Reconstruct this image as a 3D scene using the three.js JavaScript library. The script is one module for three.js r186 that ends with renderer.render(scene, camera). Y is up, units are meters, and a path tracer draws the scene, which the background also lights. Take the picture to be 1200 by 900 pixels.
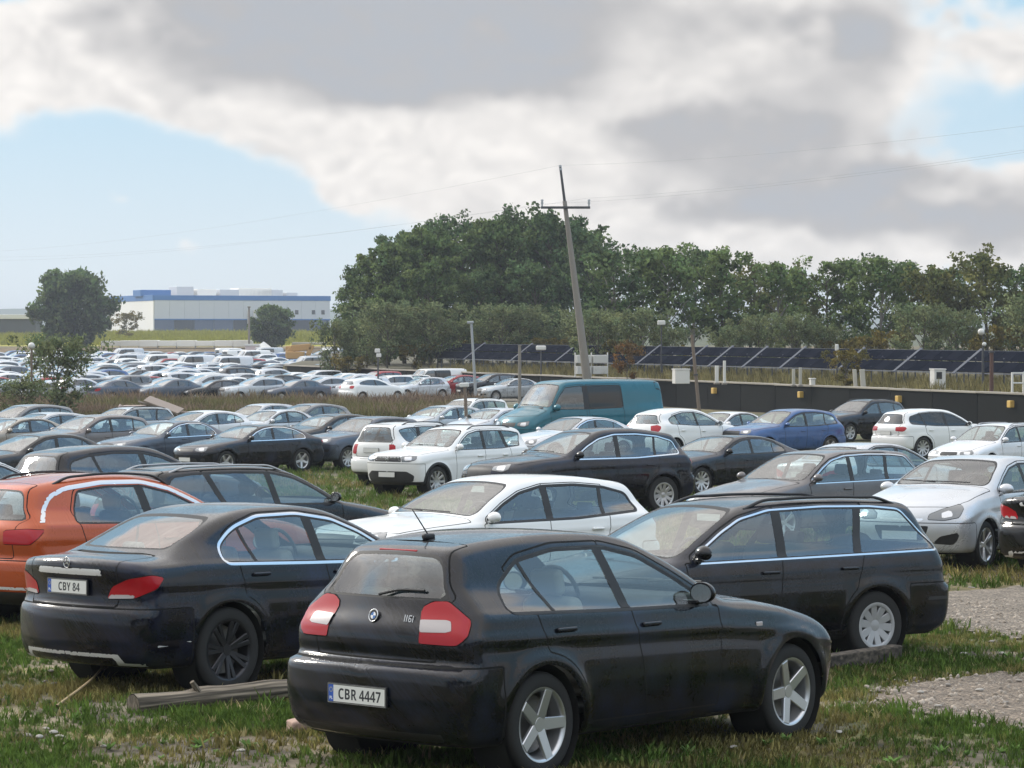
import * as THREE from 'three';
import { mergeGeometries } from 'three/addons/utils/BufferGeometryUtils.js';
import { RoundedBoxGeometry } from 'three/addons/geometries/RoundedBoxGeometry.js';

// ---------- small maths ----------
const R = (d) => d * Math.PI / 180;
const clamp = (v, a = 0, b = 1) => Math.max(a, Math.min(b, v));
const lerp = (a, b, t) => a + (b - a) * t;
const sstep = (a, b, x) => { const t = clamp((x - a) / (b - a)); return t * t * (3 - 2 * t); };
function rng(seed) { let s = seed >>> 0; return () => { s = (s + 0x6D2B79F5) >>> 0; let t = s; t = Math.imul(t ^ (t >>> 15), t | 1); t ^= t + Math.imul(t ^ (t >>> 7), t | 61); return ((t ^ (t >>> 14)) >>> 0) / 4294967296; }; }
function hash3(x, y, z) { let h = Math.imul(x, 374761393) + Math.imul(y, 668265263) + Math.imul(z, 2147483647 ^ 0x5bd1e995); h = Math.imul(h ^ (h >>> 13), 1274126177); h ^= h >>> 16; return (h >>> 0) / 4294967296; }
function noise3(x, y, z = 0) {
  const xi = Math.floor(x), yi = Math.floor(y), zi = Math.floor(z);
  let u = x - xi, v = y - yi, w = z - zi; u = u * u * (3 - 2 * u); v = v * v * (3 - 2 * v); w = w * w * (3 - 2 * w);
  const a = lerp(lerp(hash3(xi, yi, zi), hash3(xi + 1, yi, zi), u), lerp(hash3(xi, yi + 1, zi), hash3(xi + 1, yi + 1, zi), u), v);
  if (w === 0) return a;
  const b = lerp(lerp(hash3(xi, yi, zi + 1), hash3(xi + 1, yi, zi + 1), u), lerp(hash3(xi, yi + 1, zi + 1), hash3(xi + 1, yi + 1, zi + 1), u), v);
  return lerp(a, b, w);
}
function fbm(x, y, oct = 5, z = 0) { let s = 0, a = 0.5, n = 0; for (let i = 0; i < oct; i++) { s += a * noise3(x, y, z + i * 0); n += a; a *= 0.5; x = x * 2.03 + 17.7; y = y * 2.03 + 9.2; } return s / n; }
function table(pts) { return (x) => { if (x <= pts[0][0]) return pts[0][1]; for (let i = 1; i < pts.length; i++) if (x <= pts[i][0]) { const [a, b] = pts[i - 1], [c, d] = pts[i]; let t = (x - a) / (c - a); return lerp(b, d, t); } return pts[pts.length - 1][1]; }; }

// ---------- camera, sky, sun, exposure ----------
const scene = new THREE.Scene();
const F = 3200, HORIZON = 385, CAMY = 2.76;            // focal length in photo pixels (1200 x 900), horizon row, eye height
const camera = new THREE.PerspectiveCamera(2 * Math.atan(450 / F) * 180 / Math.PI, 4 / 3, 0.5, 9000);
camera.position.set(0, CAMY, 0);
camera.rotation.x = -Math.atan((450 - HORIZON) / F);
const renderer = new THREE.WebGLRenderer({ antialias: true });
renderer.toneMapping = THREE.LinearToneMapping;
renderer.toneMappingExposure = 1.3;
renderer.shadowMap.enabled = true;

const SUN_DIR = new THREE.Vector3(-0.70, 0.46, -0.55).normalize();    // from the left, a little beyond the lot: the store's left face is lit, its front is not
function makeSky() {
  const W = 4096, H = 2048, data = new Float32Array(W * H * 4);
  // a cloud bank: (centre u, centre v, radius u, radius v, weight) measured in the photograph's own angles, 3200 units to a radian
  const banks = [
    [330, 30, 330, 95, 1.15], [520, 70, 150, 70, 0.9], [160, 25, 150, 70, 0.55], [270, 120, 230, 50, 0.4], [780, 105, 270, 155, 1.15], [965, 60, 95, 75, 0.9], [640, 205, 230, 75, 0.75],
    [1120, 258, 190, 55, 0.85], [880, 250, 260, 60, 0.85], [430, 215, 40, 34, 0.55], [20, 100, 45, 26, 0.75], [1180, 60, 75, 75, 0.55], [1195, 185, 40, 22, 0.35], [980, 300, 280, 26, 0.6],
    [60, 8, 90, 30, 0.5], [210, 300, 30, 20, 0.42], [135, 243, 40, 8, 0.4], [480, 160, 140, 60, 0.35], [60, 305, 120, 18, 0.12],
  ];
  const darks = [[430, 45, 250, 80, 1.25], [560, 80, 110, 55, 1.0], [330, -20, 260, 70, 0.6], [880, 60, 180, 120, 0.55], [1005, 45, 75, 60, 0.75], [930, 185, 210, 65, 0.55], [1090, 252, 220, 50, 1.0], [760, 160, 90, 45, 0.3], [860, 238, 170, 24, 0.5], [700, 5, 90, 40, 0.3]];
  for (let j = 0; j < H; j++) {
    const el = (j + 0.5) / H * Math.PI - Math.PI / 2;
    if (el < -0.02) { for (let i = 0; i < W; i++) { const k = (j * W + i) * 4; data[k] = 0.2; data[k + 1] = 0.2; data[k + 2] = 0.19; data[k + 3] = 1; } continue; }
    const e = Math.max(el, 0), v = HORIZON - F * e;
    for (let i = 0; i < W; i++) {
      // equirectangular: u runs from -x round through -z ; azimuth 0 is the -z direction, growing to the right
      const ph = ((i + 0.5) / W - 0.5) * 2 * Math.PI;                 // atan2(z, x)
      const x = Math.cos(ph), z = Math.sin(ph), az = Math.atan2(x, -z), u = 600 + F * az;
      const k = (j * W + i) * 4;
      const near = Math.exp(-(Math.pow(Math.max(0, Math.abs(u - 600) - 600) / 900, 2) + Math.pow(Math.max(0, -v) / 500, 2)));
      // cloud layer overhead, seen in perspective
      let c = 0, dk = 0;
      if (near < 0.985) {
        const h = 1 / (Math.sin(e) + 0.13), px = x * Math.cos(e) * h, pz = z * Math.cos(e) * h;
        const n = fbm(px * 0.9 + 31.3, pz * 0.9 + 7.1, 5), m = fbm(px * 0.55 + 3.3, pz * 0.55 + 57.1, 3);
        c = sstep(0.40, 0.62, n); dk = sstep(0.5, 0.72, n * 0.6 + m * 0.4) * 0.75;
      }
      if (near > 0.015) {
        const q = fbm(u / 150, v / 85 + 40, 5) - 0.5, q2 = fbm(u / 42 + 90, v / 30 + 11, 4) - 0.5, wu = u + q * 150 + q2 * 34, wv = v + q2 * 46 + (fbm(u / 120 + 50, v / 60 + 4, 4) - 0.5) * 70;
        let s = 0, t = 0;
        for (const b of banks) { const a = (wu - b[0]) / b[2], d = (wv - b[1]) / b[3], g = a * a + d * d; if (g < 9) s += b[4] * Math.exp(-g * 1.1); }
        for (const b of darks) { const a = (wu - b[0]) / b[2], d = (wv - b[1]) / b[3], g = a * a + d * d; if (g < 9) t += b[4] * Math.exp(-g * 1.1); }
        c = lerp(c, sstep(0.29, 0.54, s + q * 0.34 + q2 * 0.24), near); dk = lerp(dk, sstep(0.24, 1.12, t + q * 0.6 + q2 * 0.36), near);
      }
      // billows: tone broken up at every scale inside the cloud, rims brighter towards the sun
      const du = near > 0.2 ? u : u * 0.5, dv = near > 0.2 ? v : v * 0.5;
      const w1 = fbm(du / 90 + 7, dv / 55 + 3, 3) - 0.5, bil = c > 0.02 ? 1 - Math.abs(2 * fbm(du / 62 + w1 * 2.2, dv / 36 + w1 * 1.6, 5) - 1) * 1.6 : 0.5, fine = c > 0.02 ? fbm(du / 24 + w1 * 3, dv / 15, 4) - 0.5 : 0;
      const g = Math.pow(sstep(0, 0.13, e), 0.8), zen = sstep(0.1, 1.1, e);
      const hazeR = lerp(0.66, lerp(0.40, 0.26, zen), g), hazeG = lerp(0.725, lerp(0.60, 0.46, zen), g), hazeB = lerp(0.765, lerp(0.745, 0.74, zen), g);
      const low = 1 - sstep(0.0, 0.05, e) * 0.55;                        // cloud far off pales into the air
      const d2 = ((dk * (0.62 + 0.34 * bil) + (0.34 - bil * 0.42 - fine * 0.7) * 0.42 * sstep(0.3, 0.95, c) + 0.10 * sstep(0.5, 1, c) + (fine * 0.5 + (bil - 0.5) * 0.22) * dk) * (1 - low * 0.25)); const dd = 1 - Math.exp(-1.25 * Math.max(0, d2));
      const cr = lerp(0.85, 0.085, dd), cg = lerp(0.815, 0.10, dd), cb = lerp(0.78, 0.14, dd);
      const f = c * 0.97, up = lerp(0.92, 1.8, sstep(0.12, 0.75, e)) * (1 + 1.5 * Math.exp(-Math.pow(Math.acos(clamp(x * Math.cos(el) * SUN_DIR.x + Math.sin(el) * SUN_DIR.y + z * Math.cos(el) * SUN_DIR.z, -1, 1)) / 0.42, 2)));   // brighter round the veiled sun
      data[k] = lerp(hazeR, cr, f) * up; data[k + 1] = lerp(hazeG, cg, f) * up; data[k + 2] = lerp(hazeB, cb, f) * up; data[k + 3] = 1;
    }
  }
  const t = new THREE.DataTexture(data, W, H, THREE.RGBAFormat, THREE.FloatType);
  t.mapping = THREE.EquirectangularReflectionMapping; t.magFilter = THREE.LinearFilter; t.minFilter = THREE.LinearFilter; t.needsUpdate = true;
  return t;
}
const sky = makeSky();
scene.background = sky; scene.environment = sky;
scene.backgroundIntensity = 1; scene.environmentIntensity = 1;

const sun = new THREE.DirectionalLight(new THREE.Color(1.0, 0.94, 0.84), 1.5);
sun.position.copy(SUN_DIR).multiplyScalar(300).add(new THREE.Vector3(0, 0, -80));
sun.target.position.set(0, 0, -80);
sun.castShadow = true; sun.shadow.radius = 20; sun.shadow.mapSize.set(2048, 2048);
Object.assign(sun.shadow.camera, { left: -150, right: 150, top: 150, bottom: -150, near: 1, far: 900 });
scene.add(sun, sun.target);

// ---------- bookkeeping ----------
const taken = new Map();
function numbered(n) { const k = taken.get(n) || 0; taken.set(n, k + 1); return k ? `${n}_${String(k).padStart(3, '0')}` : n; }
function tag(o, label, category, group) { o.userData.label = label; o.userData.category = category; if (group) o.userData.group = group; return o; }
function thing(name, label, category, [x, y, z] = [0, 0, 0], turn = 0, group) {
  const o = new THREE.Group(); o.name = numbered(name); o.position.set(x, y, z); o.rotation.y = turn; scene.add(o);
  return tag(o, label, category, group);
}
function part(name, geo, mat, parent) { const m = new THREE.Mesh(geo, mat); m.name = name; m.castShadow = m.receiveShadow = true; parent.add(m); return m; }
function struct(name, geo, mat, parent = scene) { const m = new THREE.Mesh(geo, mat); m.name = parent === scene ? numbered(name) : name; m.castShadow = m.receiveShadow = true; if (parent === scene) m.userData.kind = 'structure'; parent.add(m); return m; }
const std = (r, g, b, rough = 0.8, more = {}) => new THREE.MeshStandardMaterial({ color: new THREE.Color().setRGB(r, g, b), roughness: rough, ...more });

// ---------- lie of the land ----------
const profile = table([[-60, 0.05], [14, 0.02], [17, 0], [25.4, -0.23], [30, -0.38], [37.6, -0.53], [62.7, -1.15], [80, -1.45], [107, -1.72], [140, -1.85], [395, -1.85], [430, -1.55], [470, -0.35], [520, 0.1], [650, 1.9], [760, 2.0], [1600, 2.0], [5000, 2.0]]);
function ground(X, z) { if (globalThis.FLAT) return 0; const d = -z; return (profile(d - 1.5) + profile(d) * 2 + profile(d + 1.5)) / 4; }
const DECK = -0.31;                                       // top of the walled platform
const at = (px, d) => (px - 600) / F * d;                  // photo column at a distance -> metres to the right
const up = (py, d) => CAMY + (HORIZON - py) / F * d;       // photo row at a distance -> height
// ---------- cars: an implicit body is meshed, then sliced along outlines into panels, panes and lamps ----------
const M = {
  glass: new THREE.MeshPhysicalMaterial({ color: new THREE.Color().setRGB(0.70, 0.80, 0.79), roughness: 0.03, transmission: 1, thickness: 0, ior: 2.0 }),
  tint: new THREE.MeshPhysicalMaterial({ color: new THREE.Color().setRGB(0.10, 0.12, 0.14), roughness: 0.02, transmission: 1, thickness: 0, ior: 1.55 }),
  farglass: new THREE.MeshPhysicalMaterial({ color: new THREE.Color().setRGB(0.018, 0.022, 0.026), roughness: 0.06, clearcoat: 1 }),
  rubber: std(0.012, 0.012, 0.013, 0.6), plastic: std(0.022, 0.022, 0.024, 0.55), gap: std(0.006, 0.006, 0.006, 0.9), tyre: std(0.018, 0.0175, 0.017, 0.85),
  chrome: std(0.56, 0.57, 0.58, 0.22, { metalness: 1 }), alloy: std(0.55, 0.55, 0.56, 0.34, { metalness: 0.85 }), darkalloy: std(0.035, 0.035, 0.04, 0.3, { metalness: 0.6 }), hubcap: std(0.4, 0.4, 0.41, 0.42, { metalness: 0.35 }),
  lampred: new THREE.MeshPhysicalMaterial({ color: new THREE.Color().setRGB(0.36, 0.006, 0.014), roughness: 0.3, specularIntensity: 0.25, clearcoat: 0.6, clearcoatRoughness: 0.05 }), lampwhite: new THREE.MeshPhysicalMaterial({ color: new THREE.Color().setRGB(0.42, 0.38, 0.38), roughness: 0.3, clearcoat: 0.5 }),
  lampclear: new THREE.MeshPhysicalMaterial({ color: new THREE.Color().setRGB(0.15, 0.16, 0.17), roughness: 0.1, metalness: 0.4, clearcoat: 1 }), amber: std(0.75, 0.33, 0.04, 0.3),
  brightwork: std(0.78, 0.78, 0.79, 0.38, { metalness: 0.35 }), lampbright: std(0.62, 0.63, 0.65, 0.2, { metalness: 0.7 }), silver: std(0.6, 0.61, 0.63, 0.35, { metalness: 0.6 }), seat: std(0.035, 0.035, 0.038, 0.9), beige: std(0.30, 0.27, 0.23, 0.9), dash: std(0.02, 0.02, 0.022, 0.7), white: std(0.72, 0.72, 0.70, 0.5), under: std(0.012, 0.012, 0.012, 0.95), disc: std(0.25, 0.24, 0.23, 0.5, { metalness: 0.8 }),
};
// road dust: blotches and specks in the paint's own grain, and a coat that is duller where it lies
const dustTex = (() => { const n = 512, d = new Uint8Array(n * n * 4), w = (v, P) => ((v % P) + P) % P; const tn = (x, y, P, s) => { const xi = Math.floor(x), yi = Math.floor(y); let u = x - xi, v = y - yi; u = u * u * (3 - 2 * u); v = v * v * (3 - 2 * v); return lerp(lerp(hash3(w(xi, P), w(yi, P), s), hash3(w(xi + 1, P), w(yi, P), s), u), lerp(hash3(w(xi, P), w(yi + 1, P), s), hash3(w(xi + 1, P), w(yi + 1, P), s), u), v); };
  for (let j = 0; j < n; j++) for (let i = 0; i < n; i++) { let a = 0, k = 0.5, P = 6; for (let o = 0; o < 6; o++) { a += k * tn(i / n * P, j / n * P, P, o); P *= 2; k *= 0.55; } const f = tn(i / n * 200, j / n * 200, 200, 9), v = clamp(0.55 + (a - 0.5) * 1.1 + (f - 0.5) * 0.28), q = (j * n + i) * 4; d[q] = d[q + 1] = d[q + 2] = v * 255; d[q + 3] = 255; }
  const t = new THREE.DataTexture(d, n, n); t.wrapS = t.wrapT = THREE.RepeatWrapping; t.magFilter = THREE.LinearFilter; t.needsUpdate = true; return t; })();
const dustCol = dustTex.clone(); dustCol.colorSpace = THREE.SRGBColorSpace; dustCol.needsUpdate = true;
const paints = new Map();
function paint(r, g, b, metal = 0.25) {
  const k = [r, g, b, metal].join();
  if (!paints.has(k)) paints.set(k, new THREE.MeshPhysicalMaterial({ color: new THREE.Color().setRGB(r, g, b), metalness: metal, roughness: 0.8, specularIntensity: 0.15, clearcoat: 0.8, clearcoatRoughness: 0.18, clearcoatRoughnessMap: dustTex, roughnessMap: dustTex, map: Math.max(r, g, b) < 0.07 ? dustCol : null }));
  return paints.get(k);
}
function sdPoly(P) {                                          // signed distance to a closed outline [[x, y], ...]
  const n = P.length;
  return (x, y) => {
    let d = 1e9, s = 1;
    for (let i = 0, j = n - 1; i < n; j = i++) {
      const ex = P[j][0] - P[i][0], ey = P[j][1] - P[i][1], wx = x - P[i][0], wy = y - P[i][1];
      const t = clamp((wx * ex + wy * ey) / (ex * ex + ey * ey || 1e-9)), bx = wx - ex * t, by = wy - ey * t;
      d = Math.min(d, bx * bx + by * by);
      const c1 = y >= P[i][1], c2 = y < P[j][1], c3 = ex * wy > ey * wx;
      if ((c1 && c2 && c3) || (!c1 && !c2 && !c3)) s = -s;
    }
    return s * Math.sqrt(d);
  };
}
function roundPoly(P, r, seg = 5) {                            // the outline with each corner rounded
  const out = [], n = P.length;
  for (let i = 0; i < n; i++) {
    const a = P[(i + n - 1) % n], b = P[i], c = P[(i + 1) % n], rr = b[2] ?? r;
    const l1 = Math.hypot(a[0] - b[0], a[1] - b[1]), l2 = Math.hypot(c[0] - b[0], c[1] - b[1]), k = Math.min(rr, l1 * 0.48, l2 * 0.48);
    const p = [b[0] + (a[0] - b[0]) * k / l1, b[1] + (a[1] - b[1]) * k / l1], q = [b[0] + (c[0] - b[0]) * k / l2, b[1] + (c[1] - b[1]) * k / l2];
    for (let s = 0; s <= seg; s++) { const t = s / seg; out.push([(1 - t) * (1 - t) * p[0] + 2 * t * (1 - t) * b[0] + t * t * q[0], (1 - t) * (1 - t) * p[1] + 2 * t * (1 - t) * b[1] + t * t * q[1]]); }
  }
  return out;
}
const outline = (P, r = 0.04) => sdPoly(roundPoly(P, r));
const smax = (a, b, k) => { const h = Math.max(k - Math.abs(a - b), 0) / k; return Math.max(a, b) + h * h * k * 0.25; };

// slicing: a mesh is a list of triangles into a shared store of points and normals
class Store { constructor() { this.p = []; this.n = []; } add(p, n) { this.p.push(p); this.n.push(n); return this.p.length - 1; } }
function cut(S, tris, f) {
  const val = new Map(), mid = new Map(), inn = [], out = [];
  const V = (i) => { let v = val.get(i); if (v === undefined) { v = f(...S.p[i], ...S.n[i]); if (Math.abs(v) < 1e-5) v = 1e-5; val.set(i, v); } return v; };
  const E = (a, b) => {
    const k = a < b ? a * 4194304 + b : b * 4194304 + a; let m = mid.get(k);
    if (m === undefined) {
      const t = V(a) / (V(a) - V(b)), p = S.p[a].map((x, i) => lerp(x, S.p[b][i], t)), n = S.n[a].map((x, i) => lerp(x, S.n[b][i], t)), l = Math.hypot(...n) || 1;
      m = S.add(p, n.map((x) => x / l)); mid.set(k, m);
    }
    return m;
  };
  for (const t of tris) {
    const s = t.map((i) => V(i) < 0), c = s[0] + s[1] + s[2];
    if (c === 3) inn.push(t); else if (c === 0) out.push(t);
    else {
      const one = c === 1, k = s.findIndex((x) => x === one), a = t[k], b = t[(k + 1) % 3], d = t[(k + 2) % 3], ab = E(a, b), ad = E(a, d);
      (one ? inn : out).push([a, ab, ad]); (one ? out : inn).push([ab, b, d], [ab, d, ad]);
    }
  }
  return [inn, out];
}
function largest(tris) {                                         // the biggest connected piece, and the rest
  const up = new Map(), find = (i) => { while (up.get(i) !== undefined && up.get(i) !== i) i = up.get(i); return i; };
  for (const t of tris) { for (const i of t) if (!up.has(i)) up.set(i, i); const a = find(t[0]); for (const i of [t[1], t[2]]) up.set(find(i), a); }
  const n = new Map(); for (const t of tris) { const r = find(t[0]); n.set(r, (n.get(r) ?? 0) + 1); }
  let best = -1, m = 0; for (const [r, k] of n) if (k > m) { m = k; best = r; }
  return [tris.filter((t) => find(t[0]) === best), tris.filter((t) => find(t[0]) !== best)];
}
function geoOf(S, tris, off, side) {                            // side 1: right half, -1: mirrored to the left, 0: both
  const ids = new Map(), pos = [], nor = [], idx = [];
  for (const t of tris) for (const i of t) if (!ids.has(i)) { ids.set(i, ids.size); const p = S.p[i], n = S.n[i], o = off ? off(...p, ...n) : 0; pos.push(p[0] + n[0] * o, p[1] + n[1] * o, p[2] + n[2] * o); nor.push(...n); }
  for (const t of tris) idx.push(...t.map((i) => ids.get(i)));
  let P = pos, N = nor, I = idx;
  if (side !== 1) {
    const flip = (a) => a.map((x, i) => i % 3 === 2 ? -x : x), n = pos.length / 3, back = [];
    for (let i = 0; i < idx.length; i += 3) back.push(idx[i], idx[i + 2], idx[i + 1]);
    if (side === -1) { P = flip(pos); N = flip(nor); I = back; } else { P = pos.concat(flip(pos)); N = nor.concat(flip(nor)); I = idx.concat(back.map((i) => i + n)); }
  }
  const g = new THREE.BufferGeometry();
  const UV = []; for (let i = 0; i < P.length; i += 3) UV.push((P[i] + 0.13 * P[i + 2]) / 1.9, (P[i + 1] + P[i + 2] * 0.83) / 1.9);      // metres along the panel
  g.setAttribute('position', new THREE.Float32BufferAttribute(P, 3)); g.setAttribute('normal', new THREE.Float32BufferAttribute(N, 3)); g.setAttribute('uv', new THREE.Float32BufferAttribute(UV, 2)); g.setIndex(I);
  return g;
}
const strip = (g) => { const o = new THREE.BufferGeometry(), s = g.index ? g.toNonIndexed() : g; o.setAttribute('position', s.attributes.position); o.setAttribute('normal', s.attributes.normal); return o; };
const fuse = (list) => mergeGeometries(list.map(strip));
const rbox = (w, h, d, r = 0.02, x = 0, y = 0, z = 0, seg = 2) => new RoundedBoxGeometry(w, h, d, seg, Math.min(r, w / 2.01, h / 2.01, d / 2.01)).translate(x, y, z);
const tube = (pts, r, seg = 20, rad = 8, closed = false) => new THREE.TubeGeometry(new THREE.CatmullRomCurve3(pts.map((p) => new THREE.Vector3(...p)), closed), seg, r, rad, closed);

function profileCurve(P) {                                     // front bottom, over the roof, to the rear bottom
  const c = new THREE.CatmullRomCurve3(P.map(([x, y]) => new THREE.Vector3(x, y, 0)), false, 'centripetal'), n = P.length * 9;
  return c.getPoints(n).map((p) => [p.x, p.y]);
}
function bodyField(D) {
  const prof = profileCurve(D.profile), sd = sdPoly(prof);
  const x0 = D.xr - 0.5, y0 = 0, h = 0.018, nx = Math.ceil((D.xf + 0.5 - x0) / h), ny = Math.ceil((D.H + 0.5) / h), G = new Float32Array((nx + 1) * (ny + 1));
  for (let j = 0; j <= ny; j++) for (let i = 0; i <= nx; i++) G[j * (nx + 1) + i] = sd(x0 + i * h, y0 + j * h);
  const side = (x, y) => { const a = clamp((x - x0) / h, 0, nx - 1.001), b = clamp((y - y0) / h, 0, ny - 1.001), i = Math.floor(a), j = Math.floor(b), u = a - i, v = b - j, k = j * (nx + 1) + i; return lerp(lerp(G[k], G[k + 1], u), lerp(G[k + nx + 1], G[k + nx + 2], u), v); };
  const W = D.W, belt = table(D.belt), topAt = (x) => { let y = 0.3; for (const p of prof) if (Math.abs(p[0] - x) < 0.03) y = Math.max(y, p[1]); return y; };
  const wide = (x, y) => {
    const yb = belt(x), ym = D.ym ?? 0.62;
    let w = W - 0.055 * Math.pow(Math.max(0, (x - D.xf + 1.1) / 1.1), 2) - (D.tailIn ?? 0.055) * Math.pow(Math.max(0, (D.xr + 1.2 - x) / 1.2), 2);
    const yl = Math.min(y, yb);
    w -= yl < ym ? 0.075 * Math.pow((ym - yl) / (ym - 0.15), 2.2) : (D.shoulder ?? 0.045) * Math.pow((yl - ym) / Math.max(0.1, yb - ym), 2.2);
    w += (D.crease ?? 0.008) * Math.exp(-Math.pow((y - (yb - 0.13)) / 0.028, 2)) - 0.006 * Math.exp(-Math.pow((y - (yb - 0.2)) / 0.05, 2));
    if (y > yb) { const t = y - yb; w -= (D.ledge ?? 0.025) * sstep(0, 0.05, t) + (D.tumble ?? 0.34) * t + 0.16 * t * t; w -= (D.cabinIn ?? 0.10) * sstep(-0.3, D.xr + 0.2, x) * sstep(0, 0.2, t); }
    for (const ax of [D.wb / 2, -D.wb / 2]) { const r = Math.hypot(x - ax, y - D.wr), e = (r - (D.wr + 0.075)) / 0.055; if (e * e < 9) w += (D.flare ?? 0.016) * Math.exp(-e * e); }
    return w;
  };
  const Fn = (x, y, z) => {
    const q = Math.abs(z) / W, q2 = Math.pow(q, 2.3);
    const xe = x + (D.nose ?? 0.24) * q2 * sstep(0.1, D.xf - 0.1, x) - (D.tail ?? 0.16) * q2 * sstep(-0.4, D.xr + 0.1, x);
    const ye = y + (D.crown ?? 0.05) * q * q * sstep(0.55, 1.0, y);
    return smax(side(xe, ye), (Math.abs(z) - wide(x, y)) * 0.94, y > belt(x) ? (D.kTop ?? 0.10) : (D.kLow ?? 0.11));
  };
  return { Fn, wide, belt, side, sd, topAt };
}
const fields = new Map();
function meshBody(D, h) {
  if (!fields.has(D)) fields.set(D, bodyField(D));
  const B = fields.get(D), S = new Store(), cap = 0.72, a = D.xr + cap, b = D.xf - cap, y0 = 0.6;
  const nm = Math.round((b - a) / h), nc = Math.round(1.25 / h), np = Math.round(2.9 / h);
  const rows = [];
  for (let i = nc; i >= 1; i--) rows.push([a, -Math.PI / 2 * i / nc]);
  for (let i = 0; i <= nm; i++) rows.push([lerp(a, b, i / nm), 0]);
  for (let i = 1; i <= nc; i++) rows.push([b, Math.PI / 2 * i / nc]);
  for (const [ox, al] of rows) for (let j = 0; j <= np; j++) {
    const ph = -Math.PI / 2 + Math.PI * j / np, dx = Math.sin(al), dy = Math.cos(al) * Math.sin(ph), dz = Math.max(0, Math.cos(al) * Math.cos(ph));
    let lo = 0.02, hi = 2.2;
    for (let k = 0; k < 24; k++) { const t = (lo + hi) / 2; if (B.Fn(ox + dx * t, y0 + dy * t, dz * t) < 0) lo = t; else hi = t; }
    S.add([ox + dx * lo, y0 + dy * lo, dz * lo], [0, 0, 0]);
  }
  const tris = [], w = np + 1;
  for (let i = 0; i < rows.length - 1; i++) for (let j = 0; j < np; j++) { const k = i * w + j; if ((i + j) % 2) tris.push([k, k + w, k + w + 1], [k, k + w + 1, k + 1]); else tris.push([k, k + w, k + 1], [k + w, k + w + 1, k + 1]); }
  for (const t of tris) {
    const [p, q, r] = t.map((i) => S.p[i]), u = [q[0] - p[0], q[1] - p[1], q[2] - p[2]], v = [r[0] - p[0], r[1] - p[1], r[2] - p[2]];
    const n = [u[1] * v[2] - u[2] * v[1], u[2] * v[0] - u[0] * v[2], u[0] * v[1] - u[1] * v[0]];
    for (const i of t) for (let c = 0; c < 3; c++) S.n[i][c] += n[c];
  }
  S.n.forEach((n, i) => { if (S.p[i][2] < 1e-4) n[2] = 0; });
  for (const end of [0, rows.length - 1]) { const s = [0, 0, 0]; for (let j = 0; j <= np; j++) for (let c = 0; c < 3; c++) s[c] += S.n[end * w + j][c]; s[2] = 0; for (let j = 0; j <= np; j++) S.n[end * w + j] = s.slice(); }
  S.n = S.n.map((n) => { const l = Math.hypot(...n) || 1; return n.map((x) => x / l); });
  let flipped = 0; S.p.forEach((p, i) => { if (S.n[i][2] * p[2] < 0) flipped++; });
  if (flipped > S.p.length / 2) { S.n = S.n.map((n) => n.map((x) => -x)); tris.forEach((t) => t.reverse()); }
  return { S, tris, B };
}

// wheels: tyre, rim with spokes, disc behind; axis along z, outer face towards +z
const wheelKit = new Map();
function wheelParts(r, style, lod) {
  const key = [r, style, lod].join();
  if (wheelKit.has(key)) return wheelKit.get(key);
  const seg = lod === 0 ? 48 : lod === 1 ? 28 : 16, rr = style === 'cap' ? r * 0.665 : r * 0.715, w = 0.105;
  const lathe = (P, s = seg) => new THREE.LatheGeometry(P.map(([a, b]) => new THREE.Vector2(a, b)), s).rotateX(Math.PI / 2);
  const tyre = lathe([[rr - 0.01, -w], [r - 0.035, -w], [r - 0.008, -w + 0.02], [r, -w + 0.045], [r, w - 0.045], [r - 0.008, w - 0.02], [r - 0.035, w - 0.002], [rr + 0.012, w - 0.004], [rr, w - 0.012], [rr - 0.012, w - 0.02]]);
  const list = [];
  if (lod === 2) list.push(lathe([[0.001, w - 0.03], [rr * 0.3, w - 0.02], [rr, w - 0.015]]));
  else {
    list.push(lathe([[rr, w - 0.008], [rr - 0.014, w - 0.010], [rr - 0.03, w - 0.035], [rr - 0.035, -w + 0.02]]));
    list.push(new THREE.CylinderGeometry(0.042, 0.062, 0.03, 20).rotateX(Math.PI / 2).translate(0, 0, w - 0.045));
    const spoke = (ang, w0, w1, lift = 0) => {
      const L = rr - 0.045, sh = new THREE.Shape([[0.03, -w0], [0.03, w0], [L + 0.03, w1], [L + 0.03, -w1]].map(([a, b]) => new THREE.Vector2(a, b)));
      const g = new THREE.ExtrudeGeometry(sh, { depth: 0.018, bevelEnabled: true, bevelSize: 0.005, bevelThickness: 0.006, bevelSegments: 1 });
      const p = g.attributes.position; for (let i = 0; i < p.count; i++) p.setZ(i, p.getZ(i) + 0.02 * Math.pow(p.getX(i) / L, 2) + w - 0.058 + lift);
      g.computeVertexNormals(); return g.rotateZ(ang);
    };
    const n = { star5: 5, twin5: 5, ten: 10, cap: 10, multi: 7 }[style];
    for (let i = 0; i < n; i++) {
      const a = i / n * Math.PI * 2 + 0.3;
      if (style === 'star5') list.push(spoke(a, 0.034, 0.030));
      else if (style === 'twin5' || style === 'multi') list.push(spoke(a - 0.13, 0.013, 0.014), spoke(a + 0.13, 0.013, 0.014));
      else list.push(spoke(a, 0.026, style === 'cap' ? 0.033 : 0.022));
    }
    if (style === 'cap') list.push(lathe([[rr + 0.002, w - 0.006], [rr - 0.03, w - 0.004], [rr - 0.035, w - 0.02]]), lathe([[0.001, w - 0.028], [0.05, w - 0.03], [0.09, w - 0.04]]));
  }
  const out = { tyre, rim: fuse(list), disc: new THREE.CylinderGeometry(rr - 0.05, rr - 0.05, 0.02, 24).rotateX(Math.PI / 2).translate(0, 0, w - 0.13) };
  wheelKit.set(key, out); return out;
}

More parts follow.
